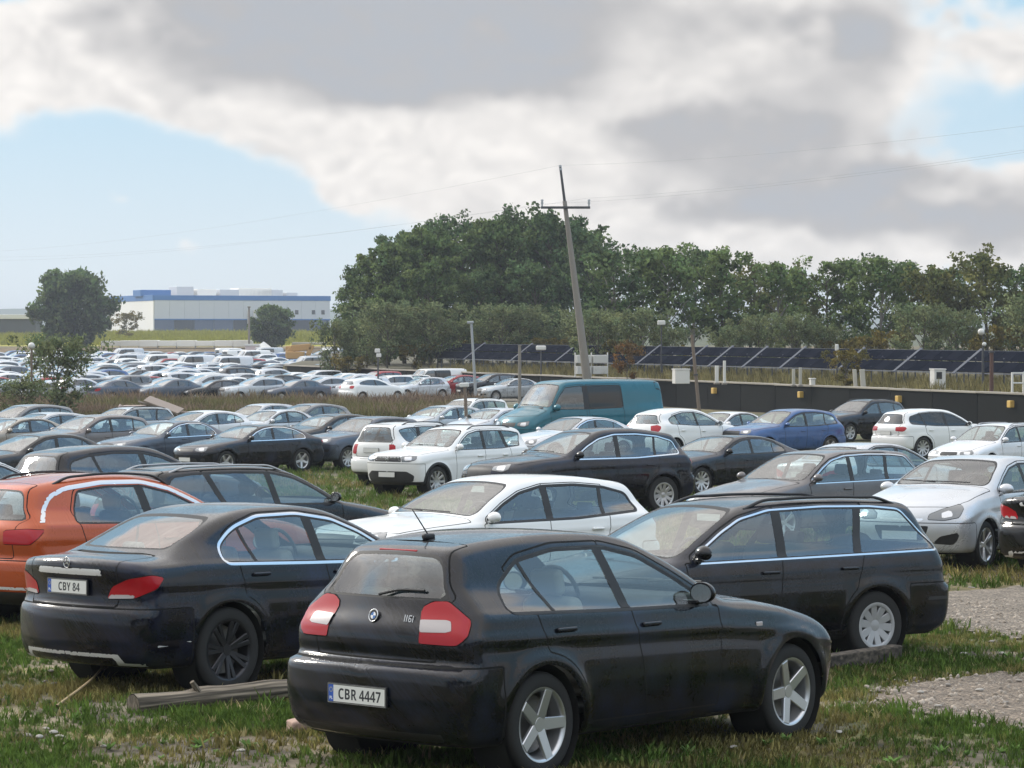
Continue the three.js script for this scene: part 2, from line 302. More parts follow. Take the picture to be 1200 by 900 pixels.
// everything one model needs, as a list of [part name, geometry, material key, parent part]
const kits = new Map();
function carKit(D, lod) {
  const key = D.id + lod;
  if (kits.has(key)) return kits.get(key);
  const h = lod === 0 ? 0.032 : lod === 1 ? 0.055 : 0.10;
  const { S, tris, B } = meshBody(D, h), K = [];
  const put = (name, t, mat, side, off, parent) => { if (t.length) K.push([name, geoOf(S, t, off, side), mat, parent]); };
  let rest = tris, piece;
  const ax = D.wb / 2, arch = D.arch ?? D.wr + 0.045;
  const archF = (x, y, z) => Math.max(Math.min(Math.hypot(x - ax, y - D.wr), Math.hypot(x + ax, y - D.wr)) - arch, (D.W - 0.34 - z) * 0.8);
  [, rest] = cut(S, rest, archF);
  if (D.clad) { [piece, rest] = cut(S, rest, (x, y, z, nx, ny, nz) => Math.min(Math.max(archF(x, y, z) - 0.055, 0.2 - nz), y - (D.cladY ?? 0.36))); put('cladding', piece, 'plastic', 0, () => 0.006); }
  else { [piece, rest] = cut(S, rest, (x, y) => y - (D.sillY ?? 0.235)); put('underbody', piece, 'under', 0); }
  // panes
  const frame = lod === 2 ? 0 : 0.016, sink = 0.007;
  const pane = (name, f, mat, side, frameMat = 'rubber', trim, frameName = 'window_seal') => {
    let t, band;
    if (trim && lod < 2) { [t, rest] = cut(S, rest, (...a) => f(...a) - frame - trim[1]);[t, band] = cut(S, t, (...a) => f(...a) - frame); for (const s of side ? [1, -1] : [0]) put('window_trim', band, trim[0], s, (...a) => 0.004 * Math.sin(Math.PI * clamp((f(...a) - frame) / trim[1])) + 0.001); }
    else[t, rest] = cut(S, rest, (...a) => f(...a) - frame);
    if (frame) { [t, band] = cut(S, t, f); for (const s of side ? [1, -1] : [0]) put(frameName, band, frameMat, s, (...a) => -sink * clamp(1 - f(...a) / frame)); }
    for (const s of side ? [1, -1] : [0]) put(name, t, mat, s, () => -sink);
  };
  const G = lod === 2 ? 'farglass' : 'glass';
  const cowl = D.cowl, head = D.head;
  const screen = (x, y, z, nx) => smax(smax(z - (B.wide(x, y) - (D.pillarA ?? 0.075)), smax(cowl[1] - 0.03 * (z / 0.7) ** 2 - y, y - head[1] + 0.035 * (z / 0.6) ** 2, 0.02), 0.10), 0.06 - nx, 0.03);
  pane('windscreen', screen, G, 0, 'rubber');
  if (D.rearTop) {
    const back = (x, y, z, nx) => smax(smax(z - (B.wide(x, y) - (D.pillarC ?? 0.10)), smax(D.rearBot - y, y - D.rearTop + 0.03 * (z / 0.6) ** 2, 0.02), D.rearRound ?? 0.09), 0.06 + nx, 0.03);
    pane('rear_window', back, D.rearTint && lod < 2 ? 'tint' : G, 0, 'rubber');
  }
  const dlo = outline(D.dlo, D.dloR ?? 0.05), gate = (nz) => (0.42 - nz) * 0.3;
  const dloF = (x, y, z, nx, ny, nz) => Math.max(dlo(x, y), gate(nz));
  // the daylight opening as a whole, then the pillars inside it
  let open, band;
  const tw = lod === 2 ? 0 : D.trimW ?? 0.018;
  if (tw) { [open, rest] = cut(S, rest, (...a) => dloF(...a) - 0.014 - tw);[open, band] = cut(S, open, (...a) => dloF(...a) - 0.014); for (const s of [1, -1]) put('window_trim', band, 'TRIM', s, (...a) => 0.005 * Math.sin(Math.PI * clamp((dloF(...a) - 0.014) / tw)) + 0.001); }
  else[open, rest] = cut(S, rest, dloF);
  if (lod < 2) { [open, band] = cut(S, open, dloF); for (const s of [1, -1]) put('window_seal', band, 'rubber', s, (...a) => -sink * clamp(1 - dloF(...a) / 0.014)); }
  for (let i = 0; i <= D.pillars.length; i++) {
    const l = D.pillars[i - 1], r = D.pillars[i];                // each pillar: [x at belt, lean per metre up, half width, material]
    const yb = D.belt[0][1], f = (x, y) => Math.max(l ? x - (l[0] + l[1] * (y - yb) - l[2]) : -1, r ? (r[0] + r[1] * (y - yb) + r[2]) - x : -1);
    [piece, open] = cut(S, open, f);
    for (const s of [1, -1]) put('side_window', piece, i === 0 || !D.rearTint || lod === 2 ? G : 'tint', s, () => -sink);
  }
  D.pillars.forEach((p, i) => { const q = D.pillars[i + 1]; let one = open; if (q) [open, one] = cut(S, open, (x, y) => x - ((p[0] + q[0]) / 2 + (p[1] + q[1]) / 2 * (y - D.belt[0][1]))); for (const s of [1, -1]) put('pillar', one, D.pillarMat ?? 'rubber', s, () => -0.004); });
  if (D.strip && lod < 2) {
    const so = outline(D.strip.pts, 0.06), [a, b] = cut(S, rest, (x, y, z, nx, ny, nz) => Math.max(Math.abs(so(x, y)) - D.strip.w, D.strip.low - y, (0.3 - nz) * 0.3));
    rest = b; for (const s of [1, -1]) put('roof_arch_trim', a, 'SILVER', s, () => 0.003);
  }
  // lamps, grilles and other patches: outlines in (u, y), u running out from the middle line round the corner
  const uF = (x, z) => z + Math.max(0, D.xf - x - D.flatF), uR = (x, z) => z + Math.max(0, x - D.xr - D.flatR);
  for (const [name, end, pts, mat, bulge = 0.006, rad = 0.03, sub] of D.patches ?? []) {
    const o = outline(pts, rad), uu = end === 'f' ? uF : uR, sg = end === 'f' ? 1 : -1;
    if (lod === 2 && !/lamp|light|grille/.test(name)) continue;
    const f = (x, y, z, nx) => Math.max(o(uu(x, z), y), -x * sg + 0.4, D.patchTop ? y - D.patchTop : -1);
    [piece, rest] = cut(S, rest, f);
    if (lod === 0 && /light/.test(name)) { let rim; [piece, rim] = cut(S, piece, (...a) => f(...a) + 0.007); for (const s of [1, -1]) put('lamp_seal', rim, 'gap', s, (...a) => -0.006 * clamp(1 + f(...a) / 0.007)); }
    const centre = Math.min(...pts.map((p) => p[0])) < 0.02;
    for (const s of centre ? [0] : [1, -1]) {
      let t = piece;
      if (sub && lod < 2) { const so = outline(sub[1], 0.015), [a, b] = cut(S, t, (x, y, z) => so(uu(x, z), y)); t = b; put(sub[0], a, sub[2], s, () => bulge + 0.002, name); }
      put(name, t, mat, s, (...a) => bulge * Math.sqrt(clamp(-f(...a) / 0.02)));
    }
  }
  // shut lines as real grooves
  const groove = (f, w, depth, keep) => {
    let t, b, c, d; [t, rest] = cut(S, rest, (...a) => f(...a) - w);[t, b] = cut(S, t, (...a) => f(...a) + w);[c, d] = cut(S, b, f); let stray; [t, stray] = largest(t); rest = rest.concat(stray);
    for (const s of keep.both ? [0] : [1, -1]) { put(keep.name, t, 'PAINT', s); put('shut_line', c.concat(d), 'gap', s, (...a) => -depth * clamp(1 - Math.abs(f(...a)) / w), keep.name); }
  };
  if (lod < 2) {
    const w = lod === 0 ? 0.0055 : 0.007;
    for (const [x1, x0, lean1, lean0] of D.doors ?? []) {
      const yb = D.belt[0][1];
      groove((x, y, z, nx, ny, nz) => Math.max(x - (x1 + (lean1 ?? 0) * (y - yb)), (x0 + (lean0 ?? 0) * (y - yb)) - x, (D.doorLow ?? 0.29) - y, Math.min(y - B.belt(x) - 0.01, dlo(x, y) - 0.05), arch + 0.07 - Math.hypot(x + ax, y - D.wr), arch + 0.07 - Math.hypot(x - ax, y - D.wr), (0.3 - nz) * 0.3), w, 0.012, { name: 'door' });
    }
    if (D.hood !== false) groove((x, y, z, nx, ny) => Math.max(z - (B.wide(x, 0.9) - 0.10), (cowl[0] + 0.03) - x, x - (D.hoodX ?? D.xf - 0.16) + 0.2 * (z / 0.7) ** 2, (0.3 - ny) * 0.3), w, 0.012, { name: 'bonnet', both: true });
    if (D.lid) groove((x, y, z, nx, ny, nz) => Math.max(z - lerp(D.lid[0], B.wide(x, y) - 0.055, sstep(D.lid[4] - 0.04, D.lid[4] + 0.05, y)), D.lid[1] - y, y - D.lid[2], x - D.lid[3]), w, 0.012, { name: D.lidName ?? 'boot_lid', both: true });
  }
  if (D.bump && lod < 2) {
    const w = lod === 0 ? 0.0055 : 0.007;
    groove((x, y) => Math.max(y - D.bump[0], x + ax + arch + 0.02), w, 0.012, { name: 'rear_bumper', both: true });
    groove((x, y) => Math.max(y - D.bump[1], ax + arch + 0.02 - x), w, 0.012, { name: 'front_bumper', both: true });
  }
  put('body', rest, 'PAINT', 0);
  // wheel housings
  for (const s of [1, -1]) for (const x of [ax, -ax]) {
    const g = new THREE.CylinderGeometry(arch + 0.004, arch + 0.004, 0.3, 20, 1, true, 0, Math.PI * 2).rotateX(Math.PI / 2).translate(x, D.wr, s * (D.W - 0.19));
    const c = new THREE.CircleGeometry(arch + 0.004, 20).translate(x, D.wr, s * (D.W - 0.335)); if (lod < 2) K.push(['wheel_housing', fuse([g, c]), 'under']);
  }
  // cabin
  const fy = 0.42, sy = D.seatY ?? 0.5;
  if (lod < 2) {
    const seat = (x, z) => fuse([rbox(0.5, 0.16, 0.5, 0.06, x + 0.05, sy + 0.02, z), rbox(0.14, 0.56, 0.47, 0.06, 0, 0, 0).rotateZ(0.28).translate(x - 0.26, sy + 0.30, z), rbox(0.09, 0.17, 0.26, 0.04).rotateZ(0.2).translate(x - 0.37, sy + 0.66, z)]);
    const fx = D.seatX ?? 0.0;
    K.push(['seat', seat(fx, 0.36), 'SEAT'], ['seat', seat(fx, -0.36), 'SEAT']);
    if (!D.van) K.push(['rear_bench', fuse([rbox(0.48, 0.15, 1.2, 0.05, fx - 0.86, sy + 0.02, 0), rbox(0.13, 0.52, 1.2, 0.05).rotateZ(0.3).translate(fx - 1.15, sy + 0.28, 0), ...[-0.36, 0.36].map((z) => rbox(0.08, 0.12, 0.24, 0.03).rotateZ(0.2).translate(fx - 1.24, sy + 0.58, z))]), 'SEAT']);
    K.push(['dashboard', fuse([rbox(0.5, 0.28, 1.26, 0.08, cowl[0] - 0.2, cowl[1] - 0.18, 0), rbox(0.7, 0.3, 0.2, 0.04, fx + 0.3, sy - 0.04, 0)]), 'dash']);
    K.push(['steering_wheel', new THREE.TorusGeometry(0.18, 0.016, 8, 22).rotateY(Math.PI / 2).rotateZ(0.38).translate(cowl[0] - 0.46, cowl[1] - 0.05, -0.36), 'dash']);
    K.push(['cabin_floor', rbox(D.wb - 0.5, 0.06, 1.25, 0.02, -0.25, fy - 0.08, 0), 'dash']);
  }
  // mirrors and handles
  if (lod < 2) for (const s of [1, -1]) {
    const mx = cowl[0] - 0.24 + (D.mirrorX ?? 0), my = B.belt(mx) + 0.09, mz = (B.wide(mx, my) + 0.105) * s, ss = D.mirrorS ?? 1;
    const g = new THREE.SphereGeometry(1, lod ? 12 : 20, lod ? 8 : 12); g.scale(0.075 * ss, 0.075 * ss, 0.105 * ss);
    const p = g.attributes.position; for (let i = 0; i < p.count; i++) { if (p.getX(i) < -0.012) p.setX(i, -0.012); p.setY(i, p.getY(i) * (p.getY(i) < 0 ? 0.8 : 1)); } g.computeVertexNormals();
    K.push(['mirror', fuse([g.translate(mx, my, mz), rbox(0.07, 0.03, 0.14, 0.012, mx + 0.01, my - 0.055, mz - s * 0.09)]), 'MIRROR']);
    K.push(['mirror_glass', new THREE.CircleGeometry(1, 16).scale(0.088 * ss, 0.058 * ss, 1).rotateY(-Math.PI / 2).translate(mx - 0.0135, my + 0.004, mz), 'chrome', 'mirror']);
    for (const [dx, dxo] of D.handles ?? []) { const y = dxo ?? B.belt(dx) - 0.14, z = B.wide(dx, y) * s; K.push(['door_handle', rbox(0.19, 0.028, 0.03, 0.012, dx, y, z + s * 0.012), 'HANDLE']); }
  }
  if (D.rails && lod < 2) for (const s of [1, -1]) {
    const pts = []; for (let i = 0; i <= 8; i++) { const x = lerp(D.rails[0], D.rails[1], i / 8), e = Math.min(1, Math.min(i, 8 - i) / 1.0); pts.push([x, B.topAt(x) - 0.035 + 0.05 * e - 0.01, s * (B.wide(x, B.topAt(x) - 0.12) - 0.09)]); }
    K.push(['roof_rail', tube(pts, 0.015, 30, 6), 'RAIL']);
  }
  if (D.antenna) K.push(['antenna', fuse([rbox(0.1, 0.035, 0.04, 0.014, D.antenna, B.topAt(D.antenna) + 0.012, 0), new THREE.CylinderGeometry(0.0035, 0.005, 0.22, 6).translate(0, 0.11, 0).rotateZ(0.75).translate(D.antenna, B.topAt(D.antenna) + 0.02, 0)]), 'plastic']);
  if (D.wiper && lod === 0) { const [x, y] = D.wiper; K.push(['rear_wiper', tube([[x, y, 0], [x + 0.03, y + 0.03, 0.14], [x + 0.05, y + 0.035, 0.36]], 0.009, 10, 5), 'plastic']); }
  if (lod === 0) { const c = [cowl[0] + 0.02, cowl[1] + 0.02]; K.push(['wiper', tube([[c[0] + 0.06, c[1] - 0.01, -0.5], [c[0] + 0.08, c[1], -0.1], [c[0] + 0.07, c[1] + 0.005, 0.15]], 0.008, 10, 5), 'plastic'], ['wiper', tube([[c[0] + 0.06, c[1] - 0.01, 0.02], [c[0] + 0.06, c[1] + 0.005, 0.3], [c[0] + 0.0, c[1] + 0.01, 0.55]], 0.008, 10, 5), 'plastic']); }
  // where a plate would sit on each end, from the field itself
  const hit = (y, s) => { let lo = 0, hi = 3.2; for (let k = 0; k < 30; k++) { const t = (lo + hi) / 2; if (B.Fn(s * t, y, 0) < 0) lo = t; else hi = t; } return s * lo; };
  const out = { K, B, hit, D, lod }; kits.set(key, out); return out;
}

const plates = new Map();
function plateMat(text, rear = true) {
  if (!plates.has(text)) {
    const c = document.createElement('canvas'); c.width = 512; c.height = 112; const g = c.getContext('2d');
    g.fillStyle = '#d9dad6'; g.fillRect(0, 0, 512, 112); g.strokeStyle = '#30302e'; g.lineWidth = 5; g.strokeRect(4, 4, 504, 104);
    g.fillStyle = '#2f58b0'; g.fillRect(6, 6, 44, 100); g.fillStyle = '#e8d24a'; for (let i = 0; i < 12; i++) g.fillRect(26 + 13 * Math.cos(i * Math.PI / 6), 34 + 13 * Math.sin(i * Math.PI / 6), 4, 4);
    g.fillStyle = '#eeeeea'; g.font = 'bold 26px sans-serif'; g.textAlign = 'center'; g.fillText('PL', 28, 94);
    g.fillStyle = '#22242a'; g.font = 'bold 88px sans-serif'; g.fillText(text, 282, 88);
    const t = new THREE.CanvasTexture(c); t.colorSpace = THREE.SRGBColorSpace; plates.set(text, new THREE.MeshStandardMaterial({ map: t, roughness: 0.45 }));
  }
  return plates.get(text);
}
function plateGeo() { const g = new THREE.PlaneGeometry(0.52, 0.113); return g; }
const PLATE = plateGeo(), PLATEBACK = new THREE.BoxGeometry(0.53, 0.122, 0.012).translate(0, 0, -0.0085);
const plainPlate = std(0.62, 0.62, 0.6, 0.5);

function car(D, lod, o) {
  // o: px, d (photo column and distance of the car's middle), yaw (heading, 0 away from the camera, 90 to the right), paint, label ...
  const kit = carKit(D, lod), X = o.X ?? at(o.px, o.d), z = -(o.d), yaw = R(o.yaw), g = thing(o.name ?? D.name, o.label, o.category ?? 'car', [X, 0, z], 0, o.group);
  const fx = Math.sin(yaw), fz = -Math.cos(yaw), e = D.wb / 2, t = D.W * 0.85;
  const hF = ground(X + fx * e, z + fz * e), hB = ground(X - fx * e, z - fz * e), hR = ground(X - fz * t, z + fx * t), hL = ground(X + fz * t, z - fx * t);
  const f = new THREE.Vector3(fx * 2 * e, hF - hB, fz * 2 * e).normalize(), r0 = new THREE.Vector3(-fz * 2 * t, hR - hL, fx * 2 * t).normalize(), u = new THREE.Vector3().crossVectors(r0, f).normalize(), rt = new THREE.Vector3().crossVectors(f, u);
  g.quaternion.setFromRotationMatrix(new THREE.Matrix4().makeBasis(f, u, rt));
  g.position.y = (hF + hB + hR + hL) / 4 - (o.sink ?? 0.0);
  if (o.scale) g.scale.set(...o.scale);
  const mats = { PAINT: o.paint, TRIM: M[o.trim ?? 'rubber'], SEAT: M[o.seat ?? 'seat'], MIRROR: o.mirror ?? o.paint, HANDLE: o.handle ? M[o.handle] : o.paint, RAIL: M[o.rail ?? 'plastic'], SILVER: M.silver, ...(o.mats ?? {}) };
  const made = new Map();
  for (const [name, geo, mat, parent] of kit.K) {
    if (name === 'roof_rail' && o.rail === null) continue;
    if (name === 'antenna' && o.antenna === false) continue;
    const m = mats[mat] ?? M[mat], p = parent && made.get(parent) ? made.get(parent) : g;
    made.set(name, part(name, geo, m, p));
  }
  const W = wheelParts(D.wr, o.wheel ?? 'twin5', lod), zz = D.W - 0.105 - (D.wheelIn ?? 0.028);
  for (const s of [1, -1]) for (const x of [e, -e]) {
    const w = new THREE.Group(); w.name = 'wheel'; w.position.set(x, D.wr, s * zz); if (s < 0) w.rotation.y = Math.PI; w.rotation.z = (x * 3.1 + s) * 1.3; if (x > 0 && o.steer) w.rotation.y += R(o.steer); g.add(w);
    part('tyre', W.tyre, M.tyre, w); part('rim', W.rim, M[o.rim ?? 'alloy'], w); if (lod < 2) part('brake_disc', W.disc, M.disc, w);
  }
  if (lod < 2) for (const [s, y, text] of o.plates ?? [[-1, D.plateR ?? 0.8, null], [1, D.plateF ?? 0.45, null]]) {
    const x = kit.hit(y, s), x2 = kit.hit(y + 0.05, s), x3 = kit.hit(y - 0.05, s), px = Math.abs(x) > 0 ? s * (Math.max(Math.abs(x2), Math.abs(x3), Math.abs(x)) + 0.018) : x;
    const q = new THREE.Group(); q.name = 'licence_plate'; q.position.set(px, y, 0); q.rotation.y = s > 0 ? Math.PI / 2 : -Math.PI / 2; g.add(q);
    part('plate_face', PLATE, text ? plateMat(text) : plainPlate, q); part('plate_holder', PLATEBACK, M.plastic, q);
  }
  return g;
}
// ---------- the models: outlines in metres, x forward from the middle of the wheelbase ----------
const face = (y, w, o = {}) => [                       // lamps and openings of a front end; y lamp height, w half width
  ['headlight', 'f', [[w - 0.40, y - 0.03], [w - 0.34, y + 0.055], [w - 0.02, y + 0.085], [w + 0.16, y + 0.10], [w + 0.12, y - 0.01], [w - 0.08, y - 0.065]], 'lampclear', 0.008, 0.03, ['lamp_reflector', [[w - 0.24, y - 0.02], [w - 0.22, y + 0.045], [w + 0.02, y + 0.06], [w + 0.0, y - 0.03]], 'lampbright']],
  ['grille', 'f', o.grille ?? [[0, y - 0.055], [0, y + 0.05], [w - 0.44, y + 0.05], [w - 0.50, y - 0.055]], o.grilleMat ?? 'plastic', -0.006, 0.02],
  ['lower_intake', 'f', o.low ?? [[0, y - 0.36], [0, y - 0.24], [w - 0.36, y - 0.24], [w - 0.26, y - 0.36]], 'plastic', -0.012, 0.02],
  ['fog_intake', 'f', o.fog ?? [[w - 0.20, y - 0.34], [w - 0.16, y - 0.25], [w + 0.08, y - 0.23], [w + 0.06, y - 0.34]], 'plastic', -0.010, 0.03],
];
const MODEL = {};
MODEL.hatch = {
  id: 'hatch', bump: [0.69, 0.6], name: 'hatchback', wb: 2.66, wr: 0.316, W: 0.868, H: 1.45, xf: 2.07, xr: -2.16, ym: 0.6,
  profile: [[1.9, 0.21], [2.0, 0.25], [2.05, 0.40], [2.07, 0.56], [2.03, 0.69], [1.9, 0.785], [1.55, 0.885], [1.1, 0.96], [0.74, 0.995], [0.64, 1.02], [0.3, 1.195], [-0.08, 1.36], [-0.26, 1.41], [-0.6, 1.44], [-1.0, 1.442], [-1.4, 1.42], [-1.70, 1.385], [-1.79, 1.36], [-1.83, 1.32], [-1.95, 1.09], [-1.99, 1.0], [-2.045, 0.90], [-2.06, 0.80], [-2.045, 0.725], [-2.075, 0.695], [-2.14, 0.675], [-2.16, 0.56], [-2.15, 0.40], [-2.10, 0.28], [-1.95, 0.21]],
  belt: [[-2.1, 0.985], [-1.2, 0.965], [0.5, 0.925], [1.3, 0.86], [2.05, 0.70]], cowl: [0.64, 1.035], head: [-0.2, 1.355], rearTop: 1.325, rearBot: 1.085, pillarC: 0.10,
  dlo: [[0.42, 0.955], [0.12, 1.12], [-0.18, 1.262], [-0.5, 1.328], [-0.95, 1.33], [-1.30, 1.275], [-1.53, 1.13, 0.10], [-1.58, 1.005, 0.05], [-0.6, 0.975]], dloR: 0.05, trimW: 0.010,
  pillars: [[-0.46, -0.24, 0.045], [-1.17, -0.42, 0.014]], doors: [[0.50, -0.44, 0.05, -0.22], [-0.436, -1.36, -0.22, -0.3]], handles: [[-0.26, 0.86], [-1.12, 0.875]], doorLow: 0.30,
  lid: [0.53, 0.715, 1.40, -1.60, 1.06], lidName: 'tailgate', flatF: 0.03, flatR: 0.03, flare: 0.026, tail: 0.13, tumble: 0.42, cabinIn: 0.11, crease: 0.015, kLow: 0.085, kTop: 0.085,
  patches: [...face(0.70, 0.78), ['taillight', 'r', [[0.50, 0.815], [0.535, 1.03], [0.64, 1.07], [0.78, 1.075], [0.985, 0.965], [0.945, 0.865], [0.84, 0.81]], 'lampred', 0.008, 0.03, ['reversing_light', [[0.52, 0.885], [0.525, 0.955], [0.80, 0.96], [0.80, 0.89]], 'lampwhite']], ['tailpipe_trim', 'r', [[0, 0.245], [0, 0.30], [0.72, 0.30], [0.74, 0.245]], 'plastic', -0.004, 0.01]],
  antenna: -1.52, wiper: [-1.975, 1.09], plateR: 0.50, plateF: 0.42, seatX: -0.38, seatY: 0.46, mirrorX: -0.13,
};
MODEL.sedan = {
  id: 'sedan', bump: [0.69, 0.62], name: 'sedan', wb: 2.84, wr: 0.335, W: 0.895, H: 1.445, xf: 2.22, xr: -2.465,
  profile: [[2.05, 0.22], [2.16, 0.27], [2.20, 0.42], [2.22, 0.60], [2.16, 0.75], [1.98, 0.85], [1.5, 0.955], [1.0, 1.015], [0.82, 1.03], [0.70, 1.06], [0.35, 1.23], [-0.05, 1.385], [-0.25, 1.425], [-0.6, 1.443], [-1.0, 1.425], [-1.32, 1.36], [-1.68, 1.225], [-1.98, 1.105], [-2.1, 1.085], [-2.34, 1.07], [-2.40, 1.055], [-2.425, 1.0], [-2.40, 0.86], [-2.41, 0.72], [-2.45, 0.665], [-2.465, 0.52], [-2.45, 0.36], [-2.40, 0.27], [-2.2, 0.22]],
  belt: [[-2.4, 1.0], [-1.4, 0.995], [0.7, 0.955], [1.5, 0.87], [2.2, 0.72]], cowl: [0.70, 1.07], head: [-0.15, 1.385], rearTop: 1.355, rearBot: 1.135, pillarC: 0.12,
  dlo: [[0.52, 0.985], [0.16, 1.185], [-0.12, 1.29], [-0.5, 1.345], [-0.92, 1.335], [-1.22, 1.25, 0.12], [-1.40, 1.12, 0.08], [-1.42, 1.03, 0.05], [-0.5, 1.005]], trimW: 0.022,
  pillars: [[-0.36, -0.12, 0.05], [-1.08, -0.3, 0.016]], doors: [[0.62, -0.34, 0.06, -0.12], [-0.334, -1.30, -0.12, -0.2]], handles: [[-0.16, 0.90], [-1.08, 0.915]],
  lid: [0.56, 0.70, 1.09, -1.95, 1.2], flatF: 0.03, flatR: 0.03, flare: 0.014, tail: 0.2, tumble: 0.40, cabinIn: 0.12,
  patches: [...face(0.74, 0.80, { grille: [[0, 0.55], [0, 0.82], [0.40, 0.80], [0.34, 0.55]] }), ['taillight', 'r', [[0.52, 0.755], [0.58, 0.86], [0.78, 0.925], [1.06, 0.955], [1.20, 0.93], [1.12, 0.84], [0.86, 0.765]], 'lampred', 0.008, 0.03, ['reversing_light', [[0.54, 0.76], [0.56, 0.795], [0.88, 0.80], [0.84, 0.765]], 'lampwhite']],
    ['boot_trim_strip', 'r', [[0, 0.935], [0, 0.985], [0.44, 0.985], [0.50, 0.935]], 'brightwork', 0.012, 0.012], ['bumper_chrome', 'r', [[0, 0.315], [0, 0.345], [0.66, 0.345], [0.74, 0.275], [1.02, 0.275], [1.02, 0.25], [0.66, 0.25], [0.62, 0.315]], 'brightwork', 0.006, 0.008], ['side_chrome_strip', 'r', [[1.12, 0.40], [1.12, 0.42], [1.50, 0.435], [1.50, 0.415]], 'brightwork', 0.006, 0.005]],
  plateR: 0.84, plateF: 0.42, seatX: -0.2, seatY: 0.5,
};
MODEL.wagon = {
  id: 'wagon', bump: [0.68, 0.54], name: 'estate_car', wb: 2.70, wr: 0.312, W: 0.868, H: 1.465, xf: 2.28, xr: -2.40,
  profile: [[2.1, 0.20], [2.2, 0.25], [2.25, 0.40], [2.28, 0.53], [2.22, 0.66], [2.02, 0.765], [1.5, 0.89], [1.1, 0.955], [0.98, 0.975], [0.88, 1.0], [0.5, 1.19], [0.14, 1.355], [-0.08, 1.42], [-0.5, 1.455], [-1.0, 1.462], [-1.6, 1.445], [-1.98, 1.41], [-2.06, 1.38], [-2.14, 1.27], [-2.28, 1.0], [-2.33, 0.88], [-2.34, 0.75], [-2.345, 0.69], [-2.39, 0.66], [-2.40, 0.50], [-2.38, 0.35], [-2.32, 0.26], [-2.15, 0.2]],
  belt: [[-2.4, 0.965], [0.8, 0.925], [1.5, 0.85], [2.25, 0.66]], cowl: [0.88, 1.01], head: [0.02, 1.385], rearTop: 1.33, rearBot: 1.02, pillarC: 0.09,
  dlo: [[0.68, 0.95], [0.30, 1.165], [0.06, 1.275], [-0.28, 1.345], [-0.9, 1.365], [-1.5, 1.355], [-1.84, 1.325, 0.04], [-2.12, 0.995, 0.03], [-0.6, 0.97]], dloR: 0.05, trimW: 0.015,
  pillars: [[-0.30, -0.14, 0.05], [-1.16, -0.42, 0.045]], doors: [[0.78, -0.28, 0.05, -0.14], [-0.274, -1.22, -0.14, -0.4]], handles: [[-0.12, 0.83], [-1.02, 0.84]], crease: 0.002,
  lid: [0.60, 0.70, 1.42, -1.9, 1.0], lidName: 'tailgate', flatF: 0.03, flatR: 0.03, rails: [-1.85, -0.05], tumble: 0.36, cabinIn: 0.07,
  patches: [...face(0.64, 0.78), ['taillight', 'r', [[0.60, 0.70], [0.60, 0.98], [0.84, 0.96], [0.88, 0.70]], 'lampred', 0.008, 0.02], ['side_moulding', 'r', [[0.95, 0.52], [0.95, 0.555], [1.28, 0.555], [1.28, 0.52]], 'plastic', 0.008, 0.01]],
  plateR: 0.82, plateF: 0.40, seatX: -0.12, seatY: 0.48, mirrorX: -0.02, mirrorS: 0.95,
};
MODEL.crossover = {
  id: 'crossover', bump: [0.7, 0.74], name: 'crossover_car', wb: 2.60, wr: 0.345, W: 0.91, H: 1.565, xf: 2.13, xr: -2.08, clad: true, cladY: 0.38, ym: 0.7,
  profile: [[1.95, 0.24], [2.06, 0.30], [2.11, 0.48], [2.13, 0.66], [2.08, 0.85], [1.9, 0.97], [1.4, 1.06], [0.9, 1.105], [0.78, 1.12], [0.68, 1.15], [0.32, 1.335], [-0.02, 1.475], [-0.2, 1.525], [-0.6, 1.562], [-1.0, 1.555], [-1.5, 1.50], [-1.74, 1.455], [-1.80, 1.41], [-1.95, 1.13], [-2.02, 1.03], [-2.05, 0.90], [-2.03, 0.74], [-2.07, 0.68], [-2.08, 0.52], [-2.05, 0.36], [-1.9, 0.24]],
  belt: [[-2.05, 1.05], [0.6, 1.02], [1.3, 0.97], [2.1, 0.84]], cowl: [0.68, 1.165], head: [-0.12, 1.485], rearTop: 1.405, rearBot: 1.12, pillarC: 0.10,
  dlo: [[0.48, 1.06], [0.22, 1.215], [-0.06, 1.345], [-0.4, 1.425], [-0.85, 1.425], [-1.22, 1.385, 0.05], [-1.36, 1.085, 0.04], [-0.5, 1.065]], trimW: 0.008, strip: { low: 1.085, pts: [[0.80, 0.95], [0.26, 1.255], [-0.04, 1.395], [-0.4, 1.478], [-0.9, 1.478], [-1.35, 1.425], [-1.57, 1.34], [-1.89, 0.95]], w: 0.021 },
  pillars: [[-0.40, -0.12, 0.055]], doors: [[0.56, -0.38, 0.05, -0.12], [-0.374, -1.34, -0.12, -0.2]], handles: [[-0.2], [-1.1]],
  lid: [0.56, 0.72, 1.52, -1.62, 1.1], lidName: 'tailgate', flatF: 0.03, flatR: 0.03, rails: [-1.45, 0.0], tumble: 0.40, cabinIn: 0.10,
  patches: [...face(0.86, 0.80), ['taillight', 'r', [[0.46, 0.86], [0.46, 1.01], [0.85, 1.03], [1.12, 1.02], [1.02, 0.93], [0.90, 0.86]], 'lampred', 0.008, 0.03], ['bumper_chrome', 'r', [[0, 0.40], [0, 0.43], [0.9, 0.43], [0.9, 0.40]], 'brightwork', 0.008, 0.008]],
  plateR: 0.66, plateF: 0.5, seatX: -0.2, seatY: 0.6,
};
